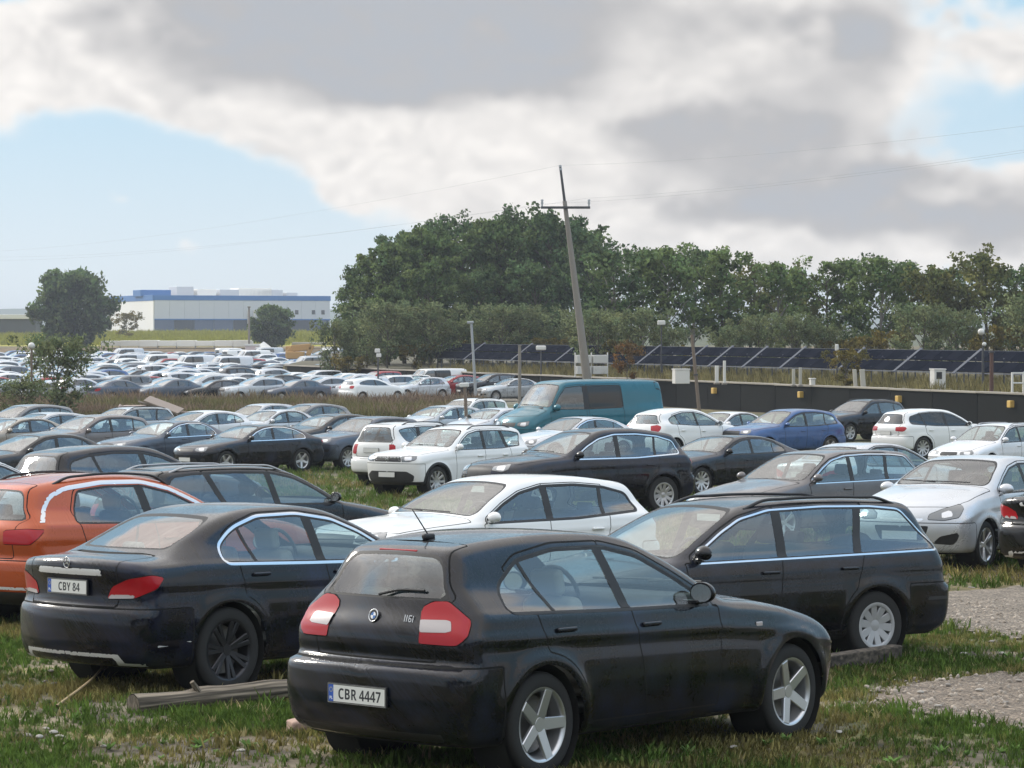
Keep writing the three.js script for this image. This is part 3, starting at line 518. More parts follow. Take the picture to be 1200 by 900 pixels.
MODEL.boxsuv = {
  id: 'boxsuv', bump: [0.7, 0.78], name: 'small_suv', wb: 2.67, wr: 0.355, W: 0.90, H: 1.63, xf: 2.15, xr: -2.17, clad: true, cladY: 0.36, ym: 0.75,
  profile: [[1.95, 0.28], [2.06, 0.33], [2.12, 0.5], [2.15, 0.75], [2.13, 0.91], [2.02, 1.01], [1.6, 1.075], [1.1, 1.115], [0.94, 1.13], [0.84, 1.17], [0.5, 1.37], [0.2, 1.525], [0.02, 1.585], [-0.4, 1.625], [-1.0, 1.63], [-1.5, 1.605], [-1.82, 1.565], [-1.92, 1.50], [-2.05, 1.15], [-2.10, 1.05], [-2.12, 0.85], [-2.11, 0.74], [-2.16, 0.68], [-2.17, 0.52], [-2.13, 0.37], [-1.95, 0.28]],
  belt: [[-2.1, 1.09], [0.8, 1.06], [1.4, 1.02], [2.12, 0.90]], cowl: [0.84, 1.18], head: [0.08, 1.54], rearTop: 1.50, rearBot: 1.14, pillarC: 0.13,
  dlo: [[0.62, 1.09], [0.34, 1.30], [0.1, 1.43], [-0.25, 1.50], [-0.9, 1.505], [-1.45, 1.48], [-1.76, 1.43, 0.06], [-1.62, 1.16, 0.04], [-0.9, 1.105]], trimW: 0.008,
  pillars: [[-0.34, -0.08, 0.05], [-1.16, 0.22, 0.06]], doors: [[0.72, -0.32, 0.04, -0.08], [-0.314, -1.22, -0.08, 0.1]], handles: [[-0.12], [-1.0]],
  lid: [0.60, 0.76, 1.58, -1.7, 1.2], lidName: 'tailgate', flatF: 0.03, flatR: 0.03, rails: [-1.55, 0.05], tumble: 0.32, cabinIn: 0.07, nose: 0.2,
  patches: [['headlight', 'f', [[0.46, 0.82], [0.44, 0.945], [0.72, 0.97], [0.98, 0.96], [0.94, 0.87], [0.70, 0.82]], 'lampclear', 0.008, 0.02, ['lamp_reflector', [[0.56, 0.845], [0.56, 0.935], [0.80, 0.945], [0.80, 0.865]], 'lampbright']], ['grille', 'f', [[0, 0.82], [0, 0.945], [0.425, 0.945], [0.45, 0.82]], 'plastic', -0.008, 0.015], ['lower_intake', 'f', [[0, 0.36], [0, 0.60], [0.62, 0.60], [0.88, 0.50], [0.84, 0.36]], 'plastic', 0.006, 0.04],
    ['taillight', 'r', [[0.64, 0.82], [0.64, 1.08], [0.86, 1.08], [0.88, 0.82]], 'lampred', 0.01, 0.02]],
  plateR: 0.92, plateF: 0.52, seatX: -0.15, seatY: 0.62,
};
MODEL.suv = {
  id: 'suv', bump: [0.74, 0.78], name: 'suv', wb: 2.86, wr: 0.36, W: 0.935, H: 1.64, xf: 2.30, xr: -2.36, clad: false, sillY: 0.32, ym: 0.7,
  profile: [[2.05, 0.28], [2.2, 0.33], [2.27, 0.52], [2.30, 0.74], [2.25, 0.92], [2.05, 1.02], [1.5, 1.10], [1.05, 1.14], [0.9, 1.155], [0.80, 1.18], [0.45, 1.37], [0.08, 1.535], [-0.12, 1.60], [-0.6, 1.64], [-1.1, 1.63], [-1.6, 1.575], [-1.92, 1.52], [-1.99, 1.47], [-2.18, 1.17], [-2.26, 1.08], [-2.30, 0.95], [-2.28, 0.80], [-2.34, 0.72], [-2.36, 0.55], [-2.32, 0.38], [-2.1, 0.28]],
  belt: [[-2.3, 1.10], [0.7, 1.05], [1.4, 1.0], [2.25, 0.86]], cowl: [0.80, 1.20], head: [-0.05, 1.555], rearTop: 1.465, rearBot: 1.16, pillarC: 0.11,
  dlo: [[0.60, 1.09], [0.28, 1.28], [-0.02, 1.415], [-0.4, 1.495], [-0.95, 1.50], [-1.45, 1.455], [-1.80, 1.365, 0.06], [-1.86, 1.17, 0.05], [-0.8, 1.105]], trimW: 0.022,
  pillars: [[-0.38, -0.1, 0.055], [-1.26, -0.3, 0.03]], doors: [[0.68, -0.36, 0.05, -0.1], [-0.354, -1.34, -0.1, -0.2]], handles: [[-0.16], [-1.1]],
  lid: [0.60, 0.78, 1.60, -1.75, 1.15], lidName: 'tailgate', flatF: 0.03, flatR: 0.03, rails: [-1.6, 0.05], tumble: 0.38, cabinIn: 0.10,
  patches: [...face(0.90, 0.84, { grille: [[0, 0.74], [0, 0.96], [0.46, 0.95], [0.40, 0.74]] }), ['taillight', 'r', [[0.52, 0.92], [0.54, 1.05], [0.90, 1.07], [1.12, 1.04], [1.0, 0.93], [0.88, 0.90]], 'lampred', 0.008, 0.03]],
  plateR: 0.84, plateF: 0.52, seatX: -0.15, seatY: 0.62,
};
MODEL.fastback = {
  id: 'fastback', bump: [0.63, 0.6], name: 'saloon_car', wb: 2.81, wr: 0.335, W: 0.915, H: 1.39, xf: 2.24, xr: -2.44,
  profile: [[2.05, 0.21], [2.16, 0.26], [2.22, 0.42], [2.24, 0.58], [2.18, 0.72], [2.0, 0.82], [1.5, 0.925], [1.0, 0.985], [0.86, 1.0], [0.74, 1.03], [0.35, 1.21], [-0.05, 1.345], [-0.28, 1.378], [-0.65, 1.388], [-1.0, 1.37], [-1.4, 1.30], [-1.8, 1.18], [-2.12, 1.06], [-2.3, 1.02], [-2.36, 0.99], [-2.39, 0.90], [-2.38, 0.76], [-2.40, 0.66], [-2.44, 0.60], [-2.43, 0.42], [-2.36, 0.26], [-2.15, 0.21]],
  belt: [[-2.4, 0.965], [0.7, 0.925], [1.5, 0.85], [2.2, 0.69]], cowl: [0.74, 1.04], head: [-0.15, 1.345], rearTop: 1.30, rearBot: 1.09, pillarC: 0.11,
  dlo: [[0.55, 0.96], [0.18, 1.155], [-0.12, 1.25], [-0.5, 1.295], [-0.9, 1.285], [-1.25, 1.215], [-1.58, 1.075, 0.08], [-1.55, 1.0, 0.03], [-0.5, 0.975]], trimW: 0.024,
  pillars: [[-0.38, -0.12, 0.045], [-1.12, -0.4, 0.016]], doors: [[0.64, -0.36, 0.06, -0.12], [-0.354, -1.32, -0.12, -0.3]], handles: [[-0.2], [-1.12]],
  lid: [0.60, 0.70, 1.05, -1.95, 1.2], flatF: 0.03, flatR: 0.03, tumble: 0.42, cabinIn: 0.13,
  patches: [...face(0.70, 0.82), ['taillight', 'r', [[0.48, 0.80], [0.50, 0.91], [0.90, 0.93], [1.14, 0.90], [1.0, 0.82]], 'lampred', 0.008, 0.03]],
  plateR: 0.80, plateF: 0.42, seatX: -0.2, seatY: 0.46,
};
MODEL.compact = {
  id: 'compact', bump: [0.7, 0.64], name: 'compact_car', wb: 2.685, wr: 0.325, W: 0.905, H: 1.51, xf: 2.26, xr: -2.15,
  profile: [[2.05, 0.21], [2.17, 0.25], [2.23, 0.40], [2.26, 0.56], [2.22, 0.72], [2.08, 0.86], [1.7, 1.0], [1.3, 1.08], [1.06, 1.115], [0.96, 1.145], [0.55, 1.315], [0.15, 1.445], [-0.1, 1.492], [-0.5, 1.51], [-0.9, 1.495], [-1.4, 1.43], [-1.68, 1.375], [-1.75, 1.34], [-1.94, 1.08], [-2.0, 1.0], [-2.06, 0.86], [-2.06, 0.74], [-2.12, 0.68], [-2.15, 0.54], [-2.12, 0.36], [-1.95, 0.21]],
  belt: [[-2.1, 1.05], [0.9, 0.97], [1.5, 0.94], [2.2, 0.74]], cowl: [0.96, 1.15], head: [0.02, 1.445], rearTop: 1.325, rearBot: 1.09, pillarC: 0.12,
  dlo: [[0.78, 1.02], [0.4, 1.20], [0.08, 1.325], [-0.3, 1.385], [-0.8, 1.38], [-1.2, 1.305], [-1.45, 1.20, 0.08], [-1.47, 1.09, 0.04], [-0.4, 1.03]], trimW: 0.010,
  pillars: [[-0.26, -0.12, 0.05], [-1.06, -0.3, 0.02]], doors: [[0.86, -0.24, 0.06, -0.12], [-0.234, -1.24, -0.12, -0.2]], handles: [[-0.06], [-1.0]],
  lid: [0.56, 0.74, 1.42, -1.6, 1.08], lidName: 'tailgate', flatF: 0.03, flatR: 0.03, tumble: 0.40, cabinIn: 0.12, nose: 0.30,
  patches: [['headlight', 'f', [[0.40, 0.68], [0.46, 0.76], [0.72, 0.83], [1.12, 0.90], [1.14, 0.84], [0.98, 0.71], [0.70, 0.67]], 'lampclear', 0.008, 0.03, ['lamp_reflector', [[0.66, 0.70], [0.68, 0.77], [0.86, 0.81], [0.88, 0.73]], 'lampbright']], ['grille', 'f', [[0, 0.66], [0, 0.70], [0.36, 0.70], [0.30, 0.66]], 'chrome', 0.004, 0.01], ['lower_intake', 'f', [[0, 0.40], [0, 0.60], [0.42, 0.60], [0.34, 0.40]], 'plastic', -0.02, 0.03], ['fog_intake', 'f', [[0.50, 0.36], [0.62, 0.46], [0.98, 0.52], [0.94, 0.40], [0.86, 0.34]], 'plastic', -0.02, 0.03],
    ['taillight', 'r', [[0.54, 0.86], [0.54, 1.02], [0.84, 1.05], [1.02, 1.0], [0.94, 0.88], [0.84, 0.84]], 'lampred', 0.008, 0.03]],
  plateR: 0.80, plateF: 0.47, seatX: -0.1, seatY: 0.54, mirrorS: 1.05,
};
MODEL.van = {
  id: 'van', bump: [0.64, 0.7], name: 'panel_van', wb: 2.98, wr: 0.335, W: 0.93, H: 1.96, xf: 2.34, xr: -2.52, van: true, ym: 0.8,
  profile: [[2.1, 0.24], [2.24, 0.29], [2.31, 0.45], [2.34, 0.64], [2.30, 0.86], [2.18, 1.02], [1.86, 1.16], [1.70, 1.22], [1.58, 1.28], [1.30, 1.60], [1.06, 1.83], [0.90, 1.905], [0.5, 1.945], [-0.5, 1.96], [-1.5, 1.955], [-2.3, 1.93], [-2.42, 1.89], [-2.46, 1.8], [-2.48, 1.2], [-2.48, 0.7], [-2.52, 0.62], [-2.52, 0.45], [-2.46, 0.28], [-2.25, 0.24]],
  belt: [[-2.4, 1.18], [1.2, 1.17], [1.7, 1.10], [2.3, 0.85]], cowl: [1.58, 1.30], head: [0.98, 1.83], rearTop: 1.72, rearBot: 1.25, pillarC: 0.16,
  dlo: [[1.40, 1.22], [1.14, 1.55], [0.92, 1.74], [0.5, 1.78], [-0.2, 1.79], [-0.95, 1.79], [-0.95, 1.24], [0.3, 1.21]], trimW: 0.008,
  pillars: [[0.28, -0.02, 0.09]], doors: [[1.52, 0.30, 0, 0], [0.22, -0.98, 0, 0]], handles: [[0.5, 1.05], [0.05, 1.05]],
  lid: [0.70, 0.66, 1.88, -2.2, 2.5], lidName: 'tailgate', flatF: 0.03, flatR: 0.03, tumble: 0.16, cabinIn: 0.03, tail: 0.06, nose: 0.2, ledge: 0.01, rearTint: true,
  patches: [...face(0.82, 0.80), ['taillight', 'r', [[0.78, 0.80], [0.78, 1.15], [0.93, 1.15], [0.93, 0.80]], 'lampred', 0.008, 0.02]],
  plateR: 0.9, plateF: 0.45, seatX: 0.75, seatY: 0.75, mirrorS: 1.3, crown: 0.05, tailIn: 0.03,
};
// ---------- ground, roads, wall, platform ----------
function detailTex(size, fn, srgb = true) {
  const d = new Uint8Array(size * size * 4);
  for (let j = 0; j < size; j++) for (let i = 0; i < size; i++) { const c = fn(i / size, j / size), k = (j * size + i) * 4; d[k] = clamp(c[0]) * 255; d[k + 1] = clamp(c[1]) * 255; d[k + 2] = clamp(c[2]) * 255; d[k + 3] = 255; }
  const t = new THREE.DataTexture(d, size, size); t.wrapS = t.wrapT = THREE.RepeatWrapping; t.magFilter = THREE.LinearFilter; t.minFilter = THREE.LinearMipmapLinearFilter; t.generateMipmaps = true; if (srgb) t.colorSpace = THREE.SRGBColorSpace; t.needsUpdate = true; return t;
}
// noise that repeats every P cells
function tnoise(x, y, P, s = 0) { const xi = Math.floor(x), yi = Math.floor(y); let u = x - xi, v = y - yi; u = u * u * (3 - 2 * u); v = v * v * (3 - 2 * v); const m = (a) => ((a % P) + P) % P; return lerp(lerp(hash3(m(xi), m(yi), s), hash3(m(xi + 1), m(yi), s), u), lerp(hash3(m(xi), m(yi + 1), s), hash3(m(xi + 1), m(yi + 1), s), u), v); }
function tfbm(u, v, P, oct, s = 0) { let a = 0.5, t = 0, n = 0; for (let i = 0; i < oct; i++) { t += a * tnoise(u * P, v * P, P, s + i); n += a; a *= 0.55; P *= 2; } return t / n; }
const soilTex = detailTex(1024, (u, v) => { const a = tfbm(u, v, 12, 6, 3), b = tfbm(u, v, 5, 4, 40), g = 0.62 + (a - 0.5) * 0.75 + (b - 0.5) * 0.25; return [g * 1.02, g, g * 0.95]; });
const soilBump = detailTex(512, (u, v) => { const a = tfbm(u, v, 24, 5, 9); return [a, a, a]; }, false);
const gravelTex = detailTex(768, (u, v) => { const a = tfbm(u, v, 90, 3, 5), b = tfbm(u, v, 8, 4, 17), g = 0.66 + (a - 0.5) * 0.9 + (b - 0.5) * 0.3; return [g, g * 0.985, g * 0.97]; });
for (const t of [soilTex, soilBump, gravelTex]) t.repeat.set(1, 1);

const WALLDIR = [0.395, 0.918], WALLN = [0.918, -0.395];   // along the wall towards the camera (x right, toward); its normal points right and away
const wallT = (X, d) => (X - 24) * 0.918 + (d - 127) * 0.395;  // metres beyond the wall
const onDeck = (X, d) => wallT(X, d) > 0 && X > -19 - (d - 225) * 0.03;
function groundAt(px, py) { let d = 20; for (let i = 0; i < 60; i++) { const t = (CAMY - ground(at(px, d), -d)) * F / (py - HORIZON); d += (t - d) * 0.5; } return [at(px, d), -d]; }

function soil(X, d) {
  const n = fbm(X * 0.5 + 11, d * 0.5 + 5, 5), m = fbm(X * 1.3 + 70, d * 1.3 + 20, 4), dry = [0.135, 0.115, 0.05], green = [0.06, 0.085, 0.022], dirt = [0.17, 0.145, 0.115];
  let c = [0, 1, 2].map((i) => lerp(dry[i], green[i], sstep(0.38, 0.6, n)));
  const bare = sstep(0.50, 0.66, m * 0.6 + fbm(X * 0.12 + 4, d * 0.12 + 44, 3) * 0.4); c = c.map((v, i) => lerp(v, dirt[i], bare));
  const lot = [0.19, 0.18, 0.165], lotW = sstep(160, 175, d) * (1 - sstep(395, 412, d)); c = c.map((v, i) => lerp(v, lot[i], lotW));
  const brown = [0.15, 0.105, 0.055], bw = sstep(400, 418, d) * (1 - sstep(462, 476, d)); c = c.map((v, i) => lerp(v, brown[i], bw));
  const field = [0.40, 0.385, 0.045], fw = sstep(470, 486, d) * (1 - sstep(655, 700, d)) * (1 - sstep(-30, -5, X)), q = fbm(X * 0.06, d * 0.03 + 9, 4); c = c.map((v, i) => lerp(v, field[i] * (0.75 + 0.5 * q), fw));
  const far = [0.07, 0.085, 0.045], aw = Math.max(sstep(655, 700, d), sstep(470, 486, d) * sstep(-30, -5, X)); return c.map((v, i) => lerp(v, far[i], aw));
}
{
  const ds = []; for (let d = -40; d < 12; d += 4) ds.push(d); for (let d = 12; d < 34; d += 0.25) ds.push(d); for (let d = 34; d < 90; d += 1) ds.push(d); for (let d = 90; d < 220; d += 4) ds.push(d); for (let d = 220; d < 720; d += 8) ds.push(d); for (let d = 720; d < 6000; d *= 1.18) ds.push(d);
  const nu = 120, pos = [], uv = [], col = [], idx = [];
  ds.forEach((d, j) => { for (let i = 0; i <= nu; i++) { const u = i / nu * 2 - 1, s = Math.sign(u) * Math.pow(Math.abs(u), 1.6), X = s * (60 + Math.max(0, d) * 0.9), y = ground(X, -d) + (d < 60 ? (fbm(X * 0.8 + 3, d * 0.8, 3) - 0.5) * 0.05 : 0); pos.push(X, y - 0.012, -d); uv.push(X / 5, d / 5); const c = soil(X, d).map((v) => v * 2.5); col.push(...c); } });
  const w = nu + 1; for (let j = 0; j < ds.length - 1; j++) for (let i = 0; i < nu; i++) { const k = j * w + i; idx.push(k, k + 1, k + w, k + 1, k + w + 1, k + w); }
  const g = new THREE.BufferGeometry(); g.setAttribute('position', new THREE.Float32BufferAttribute(pos, 3)); g.setAttribute('uv', new THREE.Float32BufferAttribute(uv, 2)); g.setAttribute('color', new THREE.Float32BufferAttribute(col, 3)); g.setIndex(idx); g.computeVertexNormals();
  struct('ground', g, new THREE.MeshStandardMaterial({ vertexColors: true, map: soilTex, bumpMap: soilBump, bumpScale: 0.03, roughness: 0.95 }));
}
// gravel: sheets with ragged edges, laid on the ground
function patch(name, outlinePx, col, jag = 0.16) {
  const P = outlinePx.map(([x, y]) => groundAt(x, y)), cv = new THREE.CatmullRomCurve3(P.map(([x, z]) => new THREE.Vector3(x, 0, z)), true, 'catmullrom', 0.4), n = 160, rim = cv.getPoints(n).slice(0, n);
  const c = rim.reduce((a, p) => a.add(p), new THREE.Vector3()).multiplyScalar(1 / n), rings = 14, pos = [], uv = [], idx = [];
  for (let r = 0; r <= rings; r++) for (let i = 0; i < n; i++) {
    const t = r / rings, p = rim[i], k = 1 + (t > 0.99 ? (fbm(p.x * 2.2, p.z * 2.2, 4) - 0.5) * jag * 2 : 0), x = lerp(c.x, p.x, t * k), z = lerp(c.z, p.z, t * k);
    pos.push(x, ground(x, z) + (fbm(x * 0.8 + 3, -z * 0.8, 3) - 0.5) * 0.05 + 0.004, z); uv.push(x / 1.6, z / 1.6);
  }
  for (let r = 0; r < rings; r++) for (let i = 0; i < n; i++) { const a = r * n + i, b = r * n + (i + 1) % n; idx.push(a, b, a + n, b, b + n, a + n); }
  const g = new THREE.BufferGeometry(); g.setAttribute('position', new THREE.Float32BufferAttribute(pos, 3)); g.setAttribute('uv', new THREE.Float32BufferAttribute(uv, 2)); g.setIndex(idx); g.computeVertexNormals();
  const nrm = g.attributes.normal; if (nrm.getY(n * 5) < 0) { g.setIndex(idx.map((v, i) => idx[i % 3 === 1 ? i + 1 : i % 3 === 2 ? i - 1 : i])); g.computeVertexNormals(); }
  struct(name, g, new THREE.MeshStandardMaterial({ color: new THREE.Color().setRGB(...col), map: gravelTex, bumpMap: gravelTex, bumpScale: 0.02, roughness: 0.95 }));
  const flat = rim.map((p) => [p.x, p.z]); return sdPoly(flat);
}
const gravelA = patch('gravel_path', [[1075, 700], [1110, 692], [1200, 688], [1340, 690], [1420, 720], [1300, 752], [1195, 748], [1120, 735], [1085, 722]], [0.46, 0.40, 0.33]);
const gravelB = patch('stony_path', [[1030, 816], [1080, 800], [1200, 790], [1330, 795], [1380, 830], [1250, 858], [1130, 846], [1060, 832]], [0.42, 0.35, 0.28]);
const bare = (X, z) => Math.min(gravelA(X, z), gravelB(X, z));

// the walled platform on the right
{
  const P = [[24 + WALLDIR[0] * 60, 127 - WALLDIR[1] * 60], [24, 127], [-19, 226.5], [-25, 420], [260, 420], [260, 40]];
  const sh = new THREE.Shape(P.map(([x, d]) => new THREE.Vector2(x, d))), g = new THREE.ExtrudeGeometry(sh, { depth: 1.9, bevelEnabled: false });
  g.rotateX(-Math.PI / 2); g.translate(0, DECK - 1.92, 0);
  const p = g.attributes.position, uv = []; for (let i = 0; i < p.count; i++) uv.push(p.getX(i) / 5, p.getZ(i) / 5); g.setAttribute('uv', new THREE.Float32BufferAttribute(uv, 2));
  struct('terrace', g, new THREE.MeshStandardMaterial({ color: new THREE.Color().setRGB(0.23, 0.21, 0.125), map: soilTex, roughness: 0.95 }));
}
{
  const wall = thing('retaining_wall', 'long dark retaining wall with pale coping and yellow reflector squares', 'wall', [24, -1.9, -127]);
  const mats = [[0.009, 0.010, 0.010], [0.012, 0.013, 0.012], [0.008, 0.009, 0.009]].map((c) => new THREE.MeshPhysicalMaterial({ color: new THREE.Color().setRGB(...c), roughness: 0.9, specularIntensity: 0.25 })), cop = [std(0.34, 0.31, 0.26, 0.85), std(0.30, 0.275, 0.235, 0.85)], yel = std(0.62, 0.40, 0.10, 0.5), rr = rng(5);
  const panel = new RoundedBoxGeometry(3.96, 1.56, 0.14, 1, 0.02), coping = new RoundedBoxGeometry(3.985, 0.10, 0.34, 1, 0.02), mark = new RoundedBoxGeometry(0.30, 0.34, 0.26, 1, 0.04);
  for (let i = -27; i < 12; i++) {
    const t = (i + 0.5) * 4, x = WALLDIR[0] * t - WALLN[0] * 0.10, z = WALLDIR[1] * t - WALLN[1] * 0.10, turn = -Math.atan2(WALLDIR[1], WALLDIR[0]);
    const a = part('wall_panel', panel, mats[Math.floor(rr() * 3)], wall); a.position.set(x, 0.78, z); a.rotation.y = turn;
    const c = part('coping_stone', coping, cop[i & 1], wall); c.position.set(x, 1.61 + (rr() - 0.5) * 0.02, z); c.rotation.y = turn;
    }
  for (let i = -4; i < 5; i++) { const m = part('reflector', mark, yel, wall), tt = i * 10 - 1, mx = WALLDIR[0] * tt - WALLN[0] * 0.28, mz = WALLDIR[1] * tt - WALLN[1] * 0.28; m.position.set(mx, 1.12, mz); m.rotation.y = -Math.atan2(WALLDIR[1], WALLDIR[0]); }
}
// far hills
{
  const hill = (name, d, base, h, c, seed) => { const pos = [], idx = [], n = 120; for (let i = 0; i <= n; i++) { const X = lerp(-d * 0.8, d * 0.8, i / n), y = base + h * (0.35 + 0.9 * fbm(i * 0.09 + seed, seed, 4)); pos.push(X, base - 20, -d + 80, X, y, -d, X, base - 20, -d - 400); } for (let i = 0; i < n; i++) { const k = i * 3; idx.push(k, k + 3, k + 1, k + 3, k + 4, k + 1, k + 1, k + 4, k + 2, k + 4, k + 5, k + 2); } const g = new THREE.BufferGeometry(); g.setAttribute('position', new THREE.Float32BufferAttribute(pos, 3)); g.setIndex(idx); g.computeVertexNormals(); struct(name, g, std(...c, 1)); };
  hill('hill', 2600, 1, 24, [0.09, 0.12, 0.10], 3.3);
}
// ---------- plants ----------
const leafMat = new THREE.MeshPhysicalMaterial({ vertexColors: true, roughness: 1, specularIntensity: 0, transmission: 0.5, thickness: 0, side: THREE.DoubleSide });
const barkMat = std(0.09, 0.075, 0.06, 0.95), paleBark = std(0.2, 0.185, 0.165, 0.9);
function leafCloud(rr, clumps, per, size, col, spread) {
  const pos = [], nor = [], cl = [], v = new THREE.Vector3(), a = new THREE.Vector3(), b = new THREE.Vector3(), q = new THREE.Quaternion(), e = new THREE.Euler();
  for (const [cx, cy, cz, cr, ox, oy, oz] of clumps) {
    const tone = 0.72 + rr() * 0.6, warm = (rr() - 0.5) * 0.34, k = Math.round(per * (0.7 + rr() * 0.6));
    for (let i = 0; i < k; i++) {
      v.set(rr() * 2 - 1, rr() * 2 - 1, rr() * 2 - 1); if (v.lengthSq() > 1) v.normalize().multiplyScalar(rr());
      const px = cx + v.x * cr, py = cy + v.y * cr * 0.8, pz = cz + v.z * cr, s = size * (0.6 + rr() * 0.8);
      e.set(rr() * 6.3, rr() * 6.3, rr() * 6.3); q.setFromEuler(e); a.set(s, 0, 0).applyQuaternion(q); b.set(0, s * 0.62, 0).applyQuaternion(q);
      const n = new THREE.Vector3(px - ox, (py - oy) + 0.6, pz - oz).normalize().add(new THREE.Vector3(rr() - 0.5, rr() - 0.5, rr() - 0.5).multiplyScalar(0.9)).normalize();
      const t = tone * (0.8 + rr() * 0.4), c = [col[0] * t * (1 + warm), col[1] * t * (1 + warm * 0.3), col[2] * t];
      const P = [[px - a.x, py - a.y, pz - a.z], [px + b.x, py + b.y, pz + b.z], [px + a.x, py + a.y, pz + a.z], [px - b.x, py - b.y, pz - b.z]];
      for (const j of [0, 1, 2, 0, 2, 3]) { pos.push(...P[j]); nor.push(n.x, n.y, n.z); cl.push(...c); }
    }
  }
  const g = new THREE.BufferGeometry(); g.setAttribute('position', new THREE.Float32BufferAttribute(pos, 3)); g.setAttribute('normal', new THREE.Float32BufferAttribute(nor, 3)); g.setAttribute('color', new THREE.Float32BufferAttribute(cl, 3)); return g;
}
function treeKit(seed, o) {
  const rr = rng(seed), H = o.h, Wd = o.w, base = o.base ?? 0.22, limbs = [], clumps = [];
  const tp = []; let lx = 0, lz = 0; for (let i = 0; i <= 6; i++) { tp.push(new THREE.Vector3(lx, H * 0.86 * i / 6, lz)); lx += (rr() - 0.5) * H * 0.03; lz += (rr() - 0.5) * H * 0.03; }
  const taper = (pts, r0, r1, seg, rad) => { const c = new THREE.CatmullRomCurve3(pts), g = new THREE.TubeGeometry(c, seg, 1, rad), p = g.attributes.position, n = seg + 1; for (let i = 0; i <= seg; i++) { const ctr = c.getPointAt(i / seg), r = lerp(r0, r1, i / seg); for (let j = 0; j <= rad; j++) { const k = i * (rad + 1) + j; p.setXYZ(k, ctr.x + (p.getX(k) - ctr.x) * r, ctr.y + (p.getY(k) - ctr.y) * r, ctr.z + (p.getZ(k) - ctr.z) * r); } } return g; };
  const trunk = taper(tp, o.r ?? H * 0.018, H * 0.004, 10, 7), tc = new THREE.CatmullRomCurve3(tp);
  const nL = o.limbs ?? 16;
  for (let i = 0; i < nL; i++) {
    const t = lerp(base * 0.7, 0.98, (i + rr() * 0.6) / nL), p = tc.getPointAt(Math.min(0.99, t)), an = i * 2.4 + rr(), prof = Math.sin(Math.PI * clamp((t - base * 0.45) / (1.04 - base * 0.45)) ** (o.pw ?? 0.8)), len = Wd / 2 * (0.35 + 0.75 * prof) * (0.75 + rr() * 0.5), rise = len * (o.rise ?? 0.55) * (0.6 + rr() * 0.8);
    const e = new THREE.Vector3(p.x + Math.cos(an) * len, Math.min(H * 0.99, p.y + rise), p.z + Math.sin(an) * len), m = new THREE.Vector3().lerpVectors(p, e, 0.5).add(new THREE.Vector3(0, len * 0.08, 0));
    limbs.push(taper([p, m, e], H * 0.006, H * 0.0018, 5, 5));
    const nc = o.perLimb ?? 5; for (let k = 0; k < nc; k++) { const f = 0.35 + 0.68 * (k + rr() * 0.7) / nc, c = p.clone().lerp(e, f), cr = (o.clump ?? 0.075) * H * (0.7 + rr() * 0.6); clumps.push([c.x + (rr() - 0.5) * cr * 1.6, c.y + (rr() - 0.4) * cr * 1.2, c.z + (rr() - 0.5) * cr * 1.6, cr, 0, H * 0.5, 0]); }
  }
  for (let k = 0; k < (o.top ?? 4); k++) clumps.push([tp[6].x + (rr() - 0.5) * Wd * 0.16, H * (0.9 + rr() * 0.07), tp[6].z + (rr() - 0.5) * Wd * 0.16, 0.06 * H, 0, H * 0.5, 0]);
  return { trunk, limb: fuse(limbs), crown: leafCloud(rr, clumps, o.per ?? 62, o.leaf ?? 0.17, o.col) };
}
function tree(kit, name, label, category, [x, y, z], s, turn, group, bark = barkMat) {
  const t = thing(name, label, category, [x, y, z], turn, group); t.scale.set(...(Array.isArray(s) ? s : [s, s, s]));
  const tr = part('trunk', kit.trunk, bark, t); part('limbs', kit.limb, bark, tr).userData.kind = 'stuff'; part('crown', kit.crown, leafMat, t); return t;
}
const GREEN = [0.145, 0.205, 0.078], OLIVE = [0.175, 0.190, 0.070], DARK = [0.120, 0.180, 0.078], BROWN = [0.22, 0.13, 0.05];
const kitBig = [1, 2, 3, 4].map((i) => treeKit(100 + i, { h: 12.5, w: 6.4, base: 0.06, limbs: 26, perLimb: 6, per: 54, leaf: 0.17, clump: 0.058, pw: 0.95, col: i % 2 ? GREEN : DARK, rise: 1.0 }));
const kitRow = [1, 2, 3, 4, 5].map((i) => treeKit(200 + i, { h: 8.8, w: 5.0, base: 0.24, limbs: 15, perLimb: 5, per: 44, leaf: 0.15, clump: 0.075, col: [OLIVE, GREEN, OLIVE, DARK, GREEN][i - 1], rise: 0.9 }));
const kitRound = treeKit(301, { h: 13, w: 12, base: 0.05, limbs: 40, perLimb: 8, per: 56, leaf: 0.36, clump: 0.10, col: GREEN, rise: 0.45, pw: 0.62, top: 8 });
const kitBush = treeKit(302, { h: 3.4, w: 3.4, base: 0.02, limbs: 24, perLimb: 5, per: 44, leaf: 0.06, clump: 0.10, col: [0.19, 0.225, 0.11], rise: 1.0, r: 0.05 });
const kitShrub = treeKit(303, { h: 2.0, w: 2.2, base: 0.0, limbs: 12, perLimb: 4, per: 50, leaf: 0.06, clump: 0.11, col: [0.2, 0.17, 0.05], rise: 0.9, r: 0.03 });
const kitBrown = treeKit(304, { h: 2.2, w: 2.0, base: 0.0, limbs: 12, perLimb: 4, per: 50, leaf: 0.06, clump: 0.11, col: BROWN, rise: 0.9, r: 0.03 });
